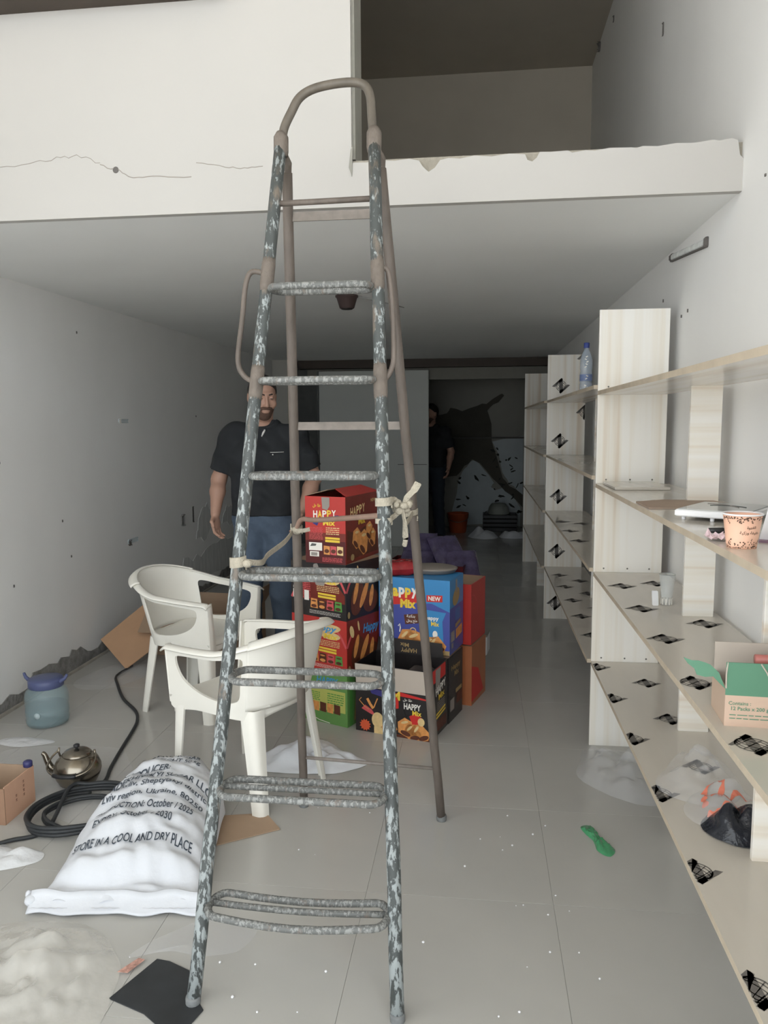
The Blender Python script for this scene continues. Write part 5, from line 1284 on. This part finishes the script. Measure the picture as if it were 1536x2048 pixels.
hd = smooth_path([(-.084, 0, .135), (-.10, -.03, .115), (-.095, -.075, .088), (-.05, -.105, .074), (.0, -.112, .072), (.05, -.105, .076), (.092, -.075, .092), (.098, -.03, .118), (.084, 0, .135)], 6)
MB().tube(hd, .0042, 8).build('handle', steel_m, kt, True)
MB().tube(hd[18:31], .0085, 10).build('handle_grip', black_m, kt, True)

# ================================================================== WATER JUG
jg = thing('water_jug', 'bluish clear plastic water jug with blue lid by the left wall', 'jug', (-2.19, 3.56, 0))
MB().lathe([(.085, .004), (.100, .008), (.106, .03), (.101, .045), (.106, .06), (.106, .085), (.101, .095), (.106, .108), (.106, .15), (.100, .175), (.082, .198), (.076, .205)], 40).build('jug_body', jug_m, jg, True)
MB().lathe([(.084, .004), (.098, .010), (.103, .03), (.103, .085), (.098, .1), (.01, .101)], 32).build('water', filmmat('water_tint', srgb(150, 178, 184), .25, .05, 0.05), jg, True)
MB().lathe([(.082, .196), (.086, .20), (.086, .232), (.080, .240), (.04, .244), (.004, .245)], 36).build('lid', lid_m, jg, True)
for s in (-1, 1):
    MB().tube(smooth_path([(s * .080, -.01, .225), (s * .105, -.005, .24), (s * .118, 0, .262)], 4), [.010, .010, .010, .009, .009, .008, .008, .007, .006], 8).build('lid_tab', lid_m, jg, True)
MB().lathe([(.0001, 0), (.016, 0), (.016, .003), (.0001, .003)], 20).build('embossed_disc', M('pale_disc', srgb(180, 196, 200), .4), jg, True).matrix_local = Matrix.Translation((0.008, -.1055, .075)) @ Matrix.Rotation(R(90), 4, 'X')

# ================================================================== CABLE
cb = thing('power_cable', 'thick black power cable coiled on floor beside the sack', 'cable', (-1.6, 2.75, 0))
cp = [(-2.16, 4.47, .009), (-2.17, 4.28, .009), (-2.085, 4.12, .009), (-1.95, 3.91, .009), (-1.80, 3.74, .009), (-1.735, 3.62, .009), (-1.70, 3.5, .009), (-1.655, 3.28, .009), (-1.61, 3.08, .009), (-1.575, 2.95, .009), (-1.62, 2.86, .011)]
def coil(cx, cy, rx, ry, a0, turns, z0, dz, ph, n=14):
    out = []
    for k in range(int(n * turns)):
        a = a0 + 2 * math.pi * k / n; q = 1 + .07 * math.sin(a * 2 + ph) + .03 * math.sin(a * 3 + ph * 2 + k * .05)
        out.append((cx + rx * q * math.cos(a), cy + ry * q * math.sin(a), z0 + dz * k / n + .006 * abs(math.sin(a * 1.5 + ph))))
    return out
cp += coil(-1.52, 2.68, .19, .185, R(110), 3.2, .012, .012, .4)
cp += [(-1.60, 2.55, .012), (-1.70, 2.46, .010), (-1.80, 2.37, .009), (-2.0, 2.2, .009)]
MB().tube([Vector(p) - Vector((-1.6, 2.75, 0)) for p in smooth_path(cp, 5)], .0082, 10).build('outer_run', rubber_m, cb, True)
c2 = coil(-1.50, 2.66, .15, .14, R(60), 1.9, .013, .01, 2.0) + [(-1.38, 2.80, .02), (-1.30, 2.86, .01)]
c2 = [(-1.46, 2.92, .01), (-1.44, 2.85, .016)] + c2
MB().tube([Vector(p) - Vector((-1.6, 2.75, 0)) for p in smooth_path(c2, 5)], .0075, 10).build('inner_run', rubber_m, cb, True)

# ================================================================== LOOSE CARDBOARD
fc = MB().prism([(-1.00, 2.73), (-.815, 2.775), (-.73, 2.664), (-.93, 2.53), (-1.02, 2.60)], (0, 0, .0012), (1, 0, 0), (0, 1, 0), (0, 0, 1), .004)
tag(fc.build('cardboard_piece', kraft_m), 'flat brown cardboard piece on floor under the chair leg', 'cardboard')
cx = thing('cardboard_box', 'open brown cardboard box with splayed flaps behind the farther chair', 'cardboard box', (-1.85, 4.72, 0), R(-6))
for nme, lo, hi in (('front_panel', (-.34, 0, 0), (.34, .005, .30)), ('side_panel', (-.34, .005, 0), (-.335, .42, .30)), ('side_panel', (.335, .005, 0), (.34, .42, .30)), ('back_panel', (-.335, .415, 0), (.335, .42, .34)), ('base_panel', (-.335, .005, 0), (.335, .415, .005))):
    MB().box(lo, hi).build(nme, kraft_m, cx)
MB().prism([(0, 0), (.66, 0), (.63, .20), (.03, .20)], (-.33, -.001, .30), (1, 0, 0), (0, -.85, -.52), (0, -.52, .85), .004).build('front_flap', kraft_m, cx)
MB().prism([(0, 0), (.40, 0), (.38, .2), (.02, .2)], (.341, .01, .30), (0, 1, 0), (.55, 0, .83), (.83, 0, -.55), .004).build('side_flap', kraft_m, cx)
sh_ = MB().prism([(-.22, -.05), (.03, -.27), (.16, -.10), (.12, .16), (-.02, .26)], (0, 0, 0), (1, 0, 0), (0, .80, .60), (0, -.60, .80), .005)
so = sh_.build('cardboard_piece', M('kraft_sheet', srgb(190, 152, 120), .85, var=.05)); so.location = (-2.20, 4.62, .17)
tag(so, 'angular brown cardboard sheet propped between left wall and box', 'cardboard')
lb = thing('cardboard_box', 'tan cardboard box with small vertical print at the left edge', 'cardboard box', (-1.785, 2.58, 0))
MB().box((-.34, 0, 0), (0, .004, .145)).build('front_panel', M('kraft_shadow', srgb(150, 118, 96), .85), lb)  # same kraft, front darkened as shaded, right side lightened as lit
MB().box((-.004, .004, 0), (0, .20, .15)).build('side_panel', M('kraft_lit', srgb(206, 164, 138), .85, var=.04), lb)
MB().box((-.34, .004, 0), (-.336, .20, .15)).build('side_panel', kraft_m, lb)
MB().box((-.336, .196, 0), (-.004, .20, .15)).build('back_panel', kraft_m, lb)
MB().box((-.336, .004, 0), (-.004, .196, .004)).build('base_panel', kraft_m, lb)
F = Face(lb, (0, 0, 0), (0, 1, 0), (0, 0, 1))
rr = random.Random(31)
for x0, y1 in ((.075, .085), (.125, .12)):
    for k in range(4 if x0 > .1 else 2):
        y = y1 - k * .018
        F.rect('print_mark', i_brown, x0 - .006, y, x0 + .006, y + .0016, 1).rect('print_mark', i_brown, x0 - .0008, y - .005, x0 + .001, y + .004, 1).rect('print_mark', i_brown, x0 - .005, y - .006, x0 + .005, y - .0045, 1)
F.done()
cpb = tag(MB().lathe([(.016, 0), (.018, .002), (.018, .02), (.014, .024)], 20).build('bottle_cap', M('navy_cap', srgb(58, 58, 104), .4), None, True), 'dark blue bottle cap on the corner of tan box', 'cap')
cpb.location = (-1.80, 2.765, .151)

# ================================================================== CEILING LAMP HOLDER, CRUMBS, MEZZANINE SCRAP
lh = thing('lamp_holder', 'brown cone-shaped lamp holder fixed under the low ceiling', 'lamp holder', (-.80, 4.72, ZC))
MB().lathe([(.040, -.078), (.045, -.074), (.064, -.012), (.070, -.010), (.070, 0)], 28).build('cone_shade', M('brown_bakelite', srgb(74, 60, 58), .6, var=.1, vscale=20), lh, True)
MB().lathe([(.020, -.084), (.034, -.082), (.036, -.074)], 24).build('socket', M('socket_dark', srgb(50, 44, 42), .6), lh, True)
MB().tube([(.06, .0, -.003), (.2, .3, -.003), (.30, .52, -.003)], .003, 6).build('ceiling_wire', M('painted_wire', srgb(176, 176, 174), .7), lh, True)
rr = random.Random(77); g = MB()
for k in range(46):
    x, y = rr.uniform(-.65, .35), rr.uniform(1.6, 2.9); s = rr.uniform(.0015, .0045)
    if rr.random() < .25: x, y = rr.uniform(-1.0, -.3), rr.uniform(1.6, 1.95)
    g.ell((x, y, s * .7), (s, s * rr.uniform(.6, 1.2), s * .7), 6, 4)
o = g.build('plaster_crumbs', paper_m, None, False); tag(o, 'tiny white plaster crumbs scattered over the tiles', 'crumbs', kind='stuff')
crumple('cloth_scrap', 'dark scrap lying on the mezzanine ledge', 'scrap', [(.10, 3.2), (.12, 3.34), (.26, 3.38), (.30, 3.25), (.22, 3.16)], ZS - .004, .10, dark_m, 41.0, 8, 10)

# ================================================================== BACK OF THE SHOP
bk = thing('bucket', 'orange plastic bucket by the stained back wall', 'bucket', (-.27, 10.75, 0))
MB().lathe([(.11, 0), (.115, .004), (.145, .26), (.152, .262), (.152, .275), (.142, .275), (.112, .01), (.01, .008)], 32).build('pail', obuck_m, bk, True)
MB().tube(smooth_path([(-.148, 0, .26), (-.13, -.12, .20), (0, -.165, .16), (.13, -.12, .20), (.148, 0, .26)], 5), .004, 6).build('bail_handle', screw_m, bk, True)
crumple('cloth_sheet', 'white sacking heaped on floor before the back wall, left', 'cloth', [(-.12, 10.35), (.0, 10.45), (.2, 10.42), (.28, 10.3), (.22, 10.12), (.05, 10.08), (-.08, 10.2)], 0.0, .16, cloth_m, 51.0, 10, 4)
crumple('cloth_sheet', 'white sacking heaped on floor against the farthest shelving', 'cloth', [(.30, 10.4), (.5, 10.5), (.68, 10.4), (.7, 10.25), (.5, 10.15), (.34, 10.2)], 0.0, .15, cloth_m, 54.0, 10, 4)
bl = thing('basin', 'upturned pale basin among the clutter at the back', 'basin', (.30, 10.95, .24), 0)
MB().lathe([(.15, 0), (.155, .01), (.135, .10), (.10, .15), (.01, .16)], 28).build('bowl', M('pale_basin', srgb(150, 154, 146), .5), bl, True)
bd = thing('storage_crate', 'dark plastic crate under the pale basin at the back', 'crate', (.32, 10.85, 0))
for k in range(4): MB().box((-.24, -.01, .005 + .06 * k), (.24, .0, .055 + .06 * k), bev=.004).build('slat', black_m, bd)
MB().box((-.24, .0, 0), (-.23, .3, .24)).build('side_wall', black_m, bd); MB().box((.23, .0, 0), (.24, .3, .24)).build('side_wall', black_m, bd)
MB().box((-.23, .29, 0), (.23, .3, .24)).build('rear_wall', black_m, bd); MB().box((-.23, .0, 0), (.23, .29, .01)).build('floor_panel', black_m, bd)

# ================================================================== PEOPLE (signed-distance bodies, meshed with surface nets)
def surface_nets(f, xs, ys, zs):
    nx, ny, nz = f.shape; s = f < 0
    cnt = np.zeros((nx - 1, ny - 1, nz - 1), np.int8)
    for i in (0, 1):
        for j in (0, 1):
            for k in (0, 1): cnt += s[i:nx - 1 + i, j:ny - 1 + j, k:nz - 1 + k]
    act = np.argwhere((cnt > 0) & (cnt < 8))
    idx = -np.ones((nx - 1, ny - 1, nz - 1), np.int32); idx[tuple(act.T)] = np.arange(len(act))
    acc = np.zeros((len(act), 3)); num = np.zeros(len(act))
    corners = [(i, j, k) for i in (0, 1) for j in (0, 1) for k in (0, 1)]
    for a in corners:
        for ax in range(3):
            if a[ax]: continue
            b = list(a); b[ax] = 1
            ia = act + np.array(a); ib = act + np.array(b)
            fa = f[tuple(ia.T)]; fb = f[tuple(ib.T)]; m = (fa < 0) != (fb < 0)
            t = np.where(m, fa / np.where(fa - fb == 0, 1, fa - fb), 0)
            p = np.tile(np.array(a, float), (len(act), 1)); p[:, ax] += t
            acc[m] += p[m]; num[m] += 1
    loc = act + acc / np.maximum(num, 1)[:, None]
    V = np.stack([np.interp(loc[:, 0], np.arange(nx), xs), np.interp(loc[:, 1], np.arange(ny), ys), np.interp(loc[:, 2], np.arange(nz), zs)], 1)
    faces = []
    for ax in range(3):
        sl0 = [slice(None)] * 3; sl1 = [slice(None)] * 3; sl0[ax] = slice(0, -1); sl1[ax] = slice(1, None)
        a, b = s[tuple(sl0)], s[tuple(sl1)]
        e = np.argwhere(a != b); inside = a[tuple(e.T)]
        o1, o2 = [(1, 2), (2, 0), (0, 1)][ax]
        ok = (e[:, o1] > 0) & (e[:, o2] > 0) & (e[:, o1] < f.shape[o1] - 1) & (e[:, o2] < f.shape[o2] - 1)
        e = e[ok]; inside = inside[ok]
        def cell(d1, d2):
            c = e.copy(); c[:, o1] -= d1; c[:, o2] -= d2; return idx[tuple(c.T)]
        q = np.stack([cell(1, 1), cell(0, 1), cell(0, 0), cell(1, 0)], 1)
        q[~inside] = q[~inside][:, ::-1]; faces.append(q)
    return V, np.concatenate(faces)
class SDF:
    def __init__(s, xs, ys, zs):
        s.xs, s.ys, s.zs = [np.asarray(a, np.float32) for a in (xs, ys, zs)]
        s.f = np.full((len(xs), len(ys), len(zs)), 1.0, np.float32)
    def block(s, lo, hi, m):
        sl = []
        for a, l, h in zip((s.xs, s.ys, s.zs), lo, hi):
            i0 = max(0, np.searchsorted(a, l - m) - 1); i1 = min(len(a), np.searchsorted(a, h + m) + 1); sl.append(slice(i0, max(i1, i0 + 1)))
        X = s.xs[sl[0]][:, None, None]; Y = s.ys[sl[1]][None, :, None]; Z = s.zs[sl[2]][None, None, :]
        return tuple(sl), X, Y, Z
    def merge(s, sl, d, k, sub=False):
        f = s.f[sl]
        if sub:
            h = np.clip(0.5 - 0.5 * (f + d) / k, 0, 1); s.f[sl] = f + (-d - f) * h + k * h * (1 - h)
        else:
            h = np.clip(0.5 + 0.5 * (d - f) / k, 0, 1); s.f[sl] = d + (f - d) * h - k * h * (1 - h)
    def cap(s, a, b, ra, rb=None, k=0.02):
        rb = ra if rb is None else rb; a = np.array(a, float); b = np.array(b, float); R_ = max(ra, rb)
        sl, X, Y, Z = s.block(np.minimum(a, b) - R_, np.maximum(a, b) + R_, k + .02)
        ab = b - a; L2 = ab @ ab + 1e-12
        t = np.clip(((X - a[0]) * ab[0] + (Y - a[1]) * ab[1] + (Z - a[2]) * ab[2]) / L2, 0, 1)
        d = np.sqrt((X - a[0] - t * ab[0]) ** 2 + (Y - a[1] - t * ab[1]) ** 2 + (Z - a[2] - t * ab[2]) ** 2) - (ra + t * (rb - ra))
        s.merge(sl, d.astype(np.float32), k); return s
    def ell(s, c, r, k=0.02, rot=None, sub=False):
        c = np.array(c, float); r = np.array(r, float); R_ = r.max()
        sl, X, Y, Z = s.block(c - R_, c + R_, k + .02)
        x, y, z = X - c[0], Y - c[1], Z - c[2]
        if rot is not None:
            m = np.array(rot.transposed())
            x, y, z = (m[0][0] * x + m[0][1] * y + m[0][2] * z, m[1][0] * x + m[1][1] * y + m[1][2] * z, m[2][0] * x + m[2][1] * y + m[2][2] * z)
        k0 = np.sqrt((x / r[0]) ** 2 + (y / r[1]) ** 2 + (z / r[2]) ** 2); k1 = np.sqrt((x / r[0] ** 2) ** 2 + (y / r[1] ** 2) ** 2 + (z / r[2] ** 2) ** 2) + 1e-9
        d = np.where(k0 < 1e-6, -r.min(), k0 * (k0 - 1) / k1)
        s.merge(sl, d.astype(np.float32), k, sub); return s
    def plane(s, n, c):      # keep n.p < c
        n = np.array(n, float)
        d = n[0] * s.xs[:, None, None] + n[1] * s.ys[None, :, None] + n[2] * s.zs[None, None, :] - c
        s.f = np.maximum(s.f, d.astype(np.float32)); return s
    def build(s, name, mat, parent):
        V, Q = surface_nets(s.f, s.xs, s.ys, s.zs)
        return mesh_obj(name, V.tolist(), Q.tolist(), mat, parent, True)
def rng(a, b, h): return np.arange(a, b + h, h)

def make_person(label, loc, rz, pose, mats, hx=.0045, fine=.0038):
    P = thing('person', label, 'person', loc, rz)
    Rh = Matrix.Rotation(pose['head_yaw'], 3, 'Z') @ Matrix.Rotation(pose['head_pitch'], 3, 'X') @ Matrix.Rotation(pose.get('head_roll', 0), 3, 'Y')
    hc = Vector(pose['head'])
    H = lambda p: tuple(hc + Rh @ Vector(p))
    zs = np.concatenate([rng(-.01, .80, .009), rng(.806, 1.02, fine), rng(1.027, 1.48, .008), rng(1.487, 1.84, fine)])
    xs = rng(-.42, .42, hx); ys = rng(-.36, .22, hx)
    B = SDF(xs, ys, zs)
    # trunk
    B.cap((-.07, .01, .95), (.07, .01, .95), .115, k=.03).cap((-.05, 0, 1.10), (.05, 0, 1.10), .112, k=.05).cap((-.085, .005, 1.28), (.085, .005, 1.28), .108, k=.05)
    B.cap((-.15, .015, 1.425), (.15, .015, 1.425), .055, k=.05).cap((0, .02, 1.43), (hc.x * .6, hc.y * .5, 1.56), .060, .056, k=.03)
    # legs and feet
    for s in (-1, 1):
        k_ = pose['legs'][0 if s < 0 else 1]
        B.cap((s * .09, .01, .92), k_[0], .09, .058, .03).cap(k_[0], k_[1], .058, .04, .02)
        a = Vector(k_[1]); B.cap(a + Vector((0, .02, -.045)), a + Vector((s * .02, -.15, -.055)), .038, .030, .02)
    # arms and hands
    for s in (-1, 1):
        sh, el, wr, hd, nm = [Vector(v) for v in pose['arms'][0 if s < 0 else 1]]
        B.cap(sh, el, .056, .043, .04).cap(el, el.lerp(wr, .35), .043, .043, .02).cap(el.lerp(wr, .35), wr, .043, .027, .02)
        d = hd.normalized(); n = (nm - d * nm.dot(d)).normalized(); sd = d.cross(n).normalized()
        if pose.get('thumb', {}).get(s): sd = -sd
        pc = wr + d * .05
        rot = Matrix((sd, n, d)).transposed()
        B.ell(pc, (.040, .018, .052), .012, rot)
        for q, (off, L) in enumerate(((.029, .072), (.010, .080), (-.010, .075), (-.028, .060))):
            base = wr + d * (.088 - abs(off) * .25) + sd * off
            cu = pose.get('curl', .5)
            d1 = (d + n * cu * .55).normalized(); d2 = (d + n * cu * 1.5).normalized(); d3 = (d + n * cu * 2.6).normalized()
            p1 = base + d1 * L * .45; p2 = p1 + d2 * L * .32; p3 = p2 + d3 * L * .23
            B.cap(base - d * .015, p1, .0095, .0086, .003).cap(p1, p2, .0086, .0078, .003).cap(p2, p3, .0078, .0068, .003)
        tb = wr + d * .028 + sd * .030
        t1 = tb + (d * .6 + sd * .7 + n * .35).normalized() * .036; t2 = t1 + (d * .95 + sd * .1 + n * .5).normalized() * .030
        B.cap(tb - sd * .01, t1, .014, .0105, .008).cap(t1, t2, .0105, .0082, .004)
    # head
    B.ell(H((0, .012, .022)), (.076, .096, .098), .02, Rh).ell(H((0, -.022, -.035)), (.063, .074, .084), .03, Rh).ell(H((0, -.060, -.098)), (.032, .028, .026), .025, Rh)
    B.cap(H((-.034, -.081, .030)), H((.034, -.081, .030)), .013, k=.012)
    for s in (-1, 1):
        B.ell(H((s * .031, -.101, .010)), (.017, .016, .011), .010, Rh, sub=True).ell(H((s * .031, -.082, .010)), (.013, .012, .011), .004, Rh)
        B.ell(H((s * .045, -.066, -.028)), (.022, .022, .022), .02, Rh).ell(H((s * .077, .012, -.006)), (.009, .020, .032), .006, Rh)
    B.cap(H((0, -.094, .018)), H((0, -.114, -.028)), .007, .011, .010).ell(H((.011, -.102, -.032)), (.009, .010, .007), .006, Rh).ell(H((-.011, -.102, -.032)), (.009, .010, .007), .006, Rh)
    B.ell(H((0, -.092, -.060)), (.024, .010, .006), .006, Rh).ell(H((0, -.091, -.070)), (.021, .011, .007), .006, Rh).ell(H((0, -.104, -.0652)), (.022, .010, .0016), .003, Rh, sub=True)
    B.build('body', mats['skin'], P)
    # hair, beard, brows, eyes
    hx2 = .0035; e = .14
    def head_grid(): return SDF(rng(hc.x - e, hc.x + e, hx2), rng(hc.y - e, hc.y + e, hx2), rng(hc.z - e, hc.z + e, hx2))
    G = head_grid(); G.ell(H((0, .013, .024)), (.083, .103, .105), .01, Rh)
    n = Rh @ Vector((0, -.72, -.69)); G.plane(n, n.dot(hc) - .008)
    n = Rh @ Vector((0, -.25, -.97)); G.plane(n, n.dot(hc) + .055)
    G.build('hair', mats['hair'], P)
    G = head_grid(); G.ell(H((0, -.022, -.035)), (.0665, .0775, .0875), .02, Rh).ell(H((0, -.060, -.098)), (.036, .032, .030), .025, Rh).ell(H((0, -.088, -.050)), (.030, .0135, .008), .01, Rh)
    n = Rh @ Vector((0, .30, .95)); G.plane(n, n.dot(hc) - .066)
    n = Rh @ Vector((0, 1, 0)); G.plane(n, n.dot(hc) + .01)
    G.ell(H((0, -.098, -.066)), (.026, .024, .0105), .003, Rh, sub=True)
    G.build('beard', mats['beard'], P)
    G = head_grid(); G.ell(H((0, -.093, -.049)), (.029, .0105, .0055), .004, Rh).build('moustache', mats['beard'], P)
    for s in (-1, 1):
        MB().tube([H((s * .012, -.0955, .029)), H((s * .03, -.0945, .0345)), H((s * .048, -.080, .030))], [.0035, .0042, .002], 8).build('eyebrow', mats['hair'], P, True)
        MB().ell(H((s * .031, -.0885, .008)), (.0095, .006, .0038), 10, 8, Rh.to_4x4()).build('eye', mats['eye'], P, True)
    # shirt with short sleeves
    S = SDF(rng(-.42, .42, .007), rng(-.2, .2, .007), rng(.90, 1.56, .007))
    S.cap((-.075, .008, .97), (.075, .008, .97), .135, k=.04).cap((-.07, 0, 1.10), (.07, 0, 1.10), .134, k=.06).cap((-.10, .004, 1.28), (.10, .004, 1.28), .132, k=.05).cap((-.16, .016, 1.425), (.16, .016, 1.425), .070, k=.06)
    S.cap((-.03, .02, 1.47), (.03, .02, 1.47), .068, k=.03)
    for s in (-1, 1):
        sh, el, wr, hd, nm = [Vector(v) for v in pose['arms'][0 if s < 0 else 1]]
        S.cap(sh, sh.lerp(el, .80), .074, .070, .05)
    yy = S.ys[None, :, None]; xx = S.xs[:, None, None]; zz = S.zs[None, None, :]
    S.f += (.006 * np.sin(zz * 46 + xx * 13 + 3 * np.sin(xx * 11)) * np.sin(xx * 19 + zz * 9) + .004 * np.sin(zz * 21 - xx * 31)).astype(np.float32)
    S.plane((0, 0, -1), -.965)
    S.plane((0, .25, .97), 1.505 * .97 + .012)
    for s in (-1, 1):
        sh, el = [Vector(v) for v in pose['arms'][0 if s < 0 else 1][:2]]
        dd = (el - sh).normalized(); pl = sh.lerp(el, .80)
        d = dd.x * (xx - pl.x) + dd.y * (yy - pl.y) + dd.z * (zz - pl.z)
        near = np.abs(xx) > .185
        side = (xx * s > .185)
        S.f = np.where(side, np.maximum(S.f, d), S.f).astype(np.float32)
    S.ell((0, -.125, 1.455), (.034, .06, .085), .01, sub=True)
    sh_o = S.build('shirt', mats['shirt'], P)
    # collar and placket trim
    G = SDF(rng(-.16, .16, .005), rng(-.16, .16, .005), rng(1.40, 1.58, .005))
    G.cap((-.03, .012, 1.495), (.03, .012, 1.495), .073, k=.02); G.ell((0, -.02, 1.53), (.078, .078, .06), .01, sub=True)
    G.plane((0, 0, -1), -1.455); G.plane((0, .45, .89), 1.345); G.ell((0, -.12, 1.45), (.036, .08, .12), .006, sub=True)
    G.build('collar', mats['shirt'], P)
    if 'trim' in mats:
        for a, b in (((.014, -.136, 1.425), (.032, -.128, 1.462)), ((-.040, -.130, 1.432), (-.018, -.140, 1.372))):
            MB().tube([a, tuple((Vector(a) + Vector(b)) / 2 + Vector((0, -.006, 0))), b], [.003, .006, .005], 6).build('collar_trim', mats['trim'], P, True)
        MB().tube([(.06, -.139, 1.335), (.10, -.131, 1.335), (.135, -.118, 1.336)], .0016, 6).build('pocket_trim', mats['trim'], P, True)
        MB().ell((.075, -.140, 1.322), (.004, .002, .004), 8, 6).build('button', mats['trim'], P)
    # jeans
    J = SDF(rng(-.3, .3, .008), rng(-.2, .2, .008), rng(.03, 1.04, .010))
    J.cap((-.07, .01, .96), (.07, .01, .96), .123, k=.03)
    for s in (-1, 1):
        k_ = pose['legs'][0 if s < 0 else 1]
        J.cap((s * .085, .01, .90), k_[0], .104, .078, .035).cap(k_[0], k_[1], .078, .068, .02)
    yy = J.ys[None, :, None]; xx = J.xs[:, None, None]; zz = J.zs[None, None, :]
    J.f += (.004 * np.sin(zz * 60 + xx * 25) * np.sin(xx * 33 + zz * 12)).astype(np.float32)
    J.plane((0, 0, 1), 1.0).plane((0, 0, -1), -.055)
    J.build('jeans', mats['jeans'], P)
    for s in (-1, 1):
        a = Vector(pose['legs'][0 if s < 0 else 1][1]); K = SDF(rng(a.x - .1, a.x + .1, .006), rng(a.y - .26, a.y + .12, .006), rng(-.012, .14, .006))
        K.cap((a.x, a.y + .03, .055), (a.x + s * .02, a.y - .15, .042), .050, .040, .02).plane((0, 0, -1), -.001)
        K.build('shoe', mats['shoe'], P)
    return P
pm = dict(skin=skin_m, hair=hair_m, beard=beard_m, shirt=shirt_m, jeans=jean_m, shoe=shoe_m, trim=trimw_m, eye=M('dark_eye', srgb(46, 36, 32), .3))
pose1 = dict(head=(.005, -.03, 1.652), head_yaw=R(24), head_pitch=R(14), curl=.75,
             legs=(((-.105, -.02, .50), (-.11, .02, .09)), ((.10, -.02, .50), (.12, .02, .09))),
             arms=(((-.185, .015, 1.42), (-.275, .03, 1.17), (-.275, -.085, .975), (.06, -.25, -1), (.9, -.35, .1)),
                   ((.185, .015, 1.42), (.29, .03, 1.18), (.235, -.10, 1.00), (-.15, -.45, -.9), (-.9, -.3, .2))), thumb={-1: False, 1: True})
make_person('person in black polo shirt and blue jeans standing beside the tall carton stack', (-1.272, 4.47, 0), R(6), pose1, pm).scale = (1.025, 1.025, 1.02)
pm2 = dict(skin=skin_m, hair=hair_m, beard=beard_m, shirt=M('black_tshirt', srgb(40, 40, 42), .9), jeans=M('dark_trousers', srgb(48, 54, 62), .9), shoe=shoe_m, eye=pm['eye'])
pose2 = dict(pose1); pose2.update(head_yaw=R(-30), head_pitch=R(5), arms=(pose1['arms'][0], ((.185, .015, 1.42), (.26, .03, 1.16), (.27, -.12, .96), (.0, -.4, -1), (-.9, -.3, .1))))
make_person('dimly lit person in dark clothes half hidden behind the grey partition', (-.60, 9.95, 0), R(-15), pose2, pm2, hx=.008, fine=.007)
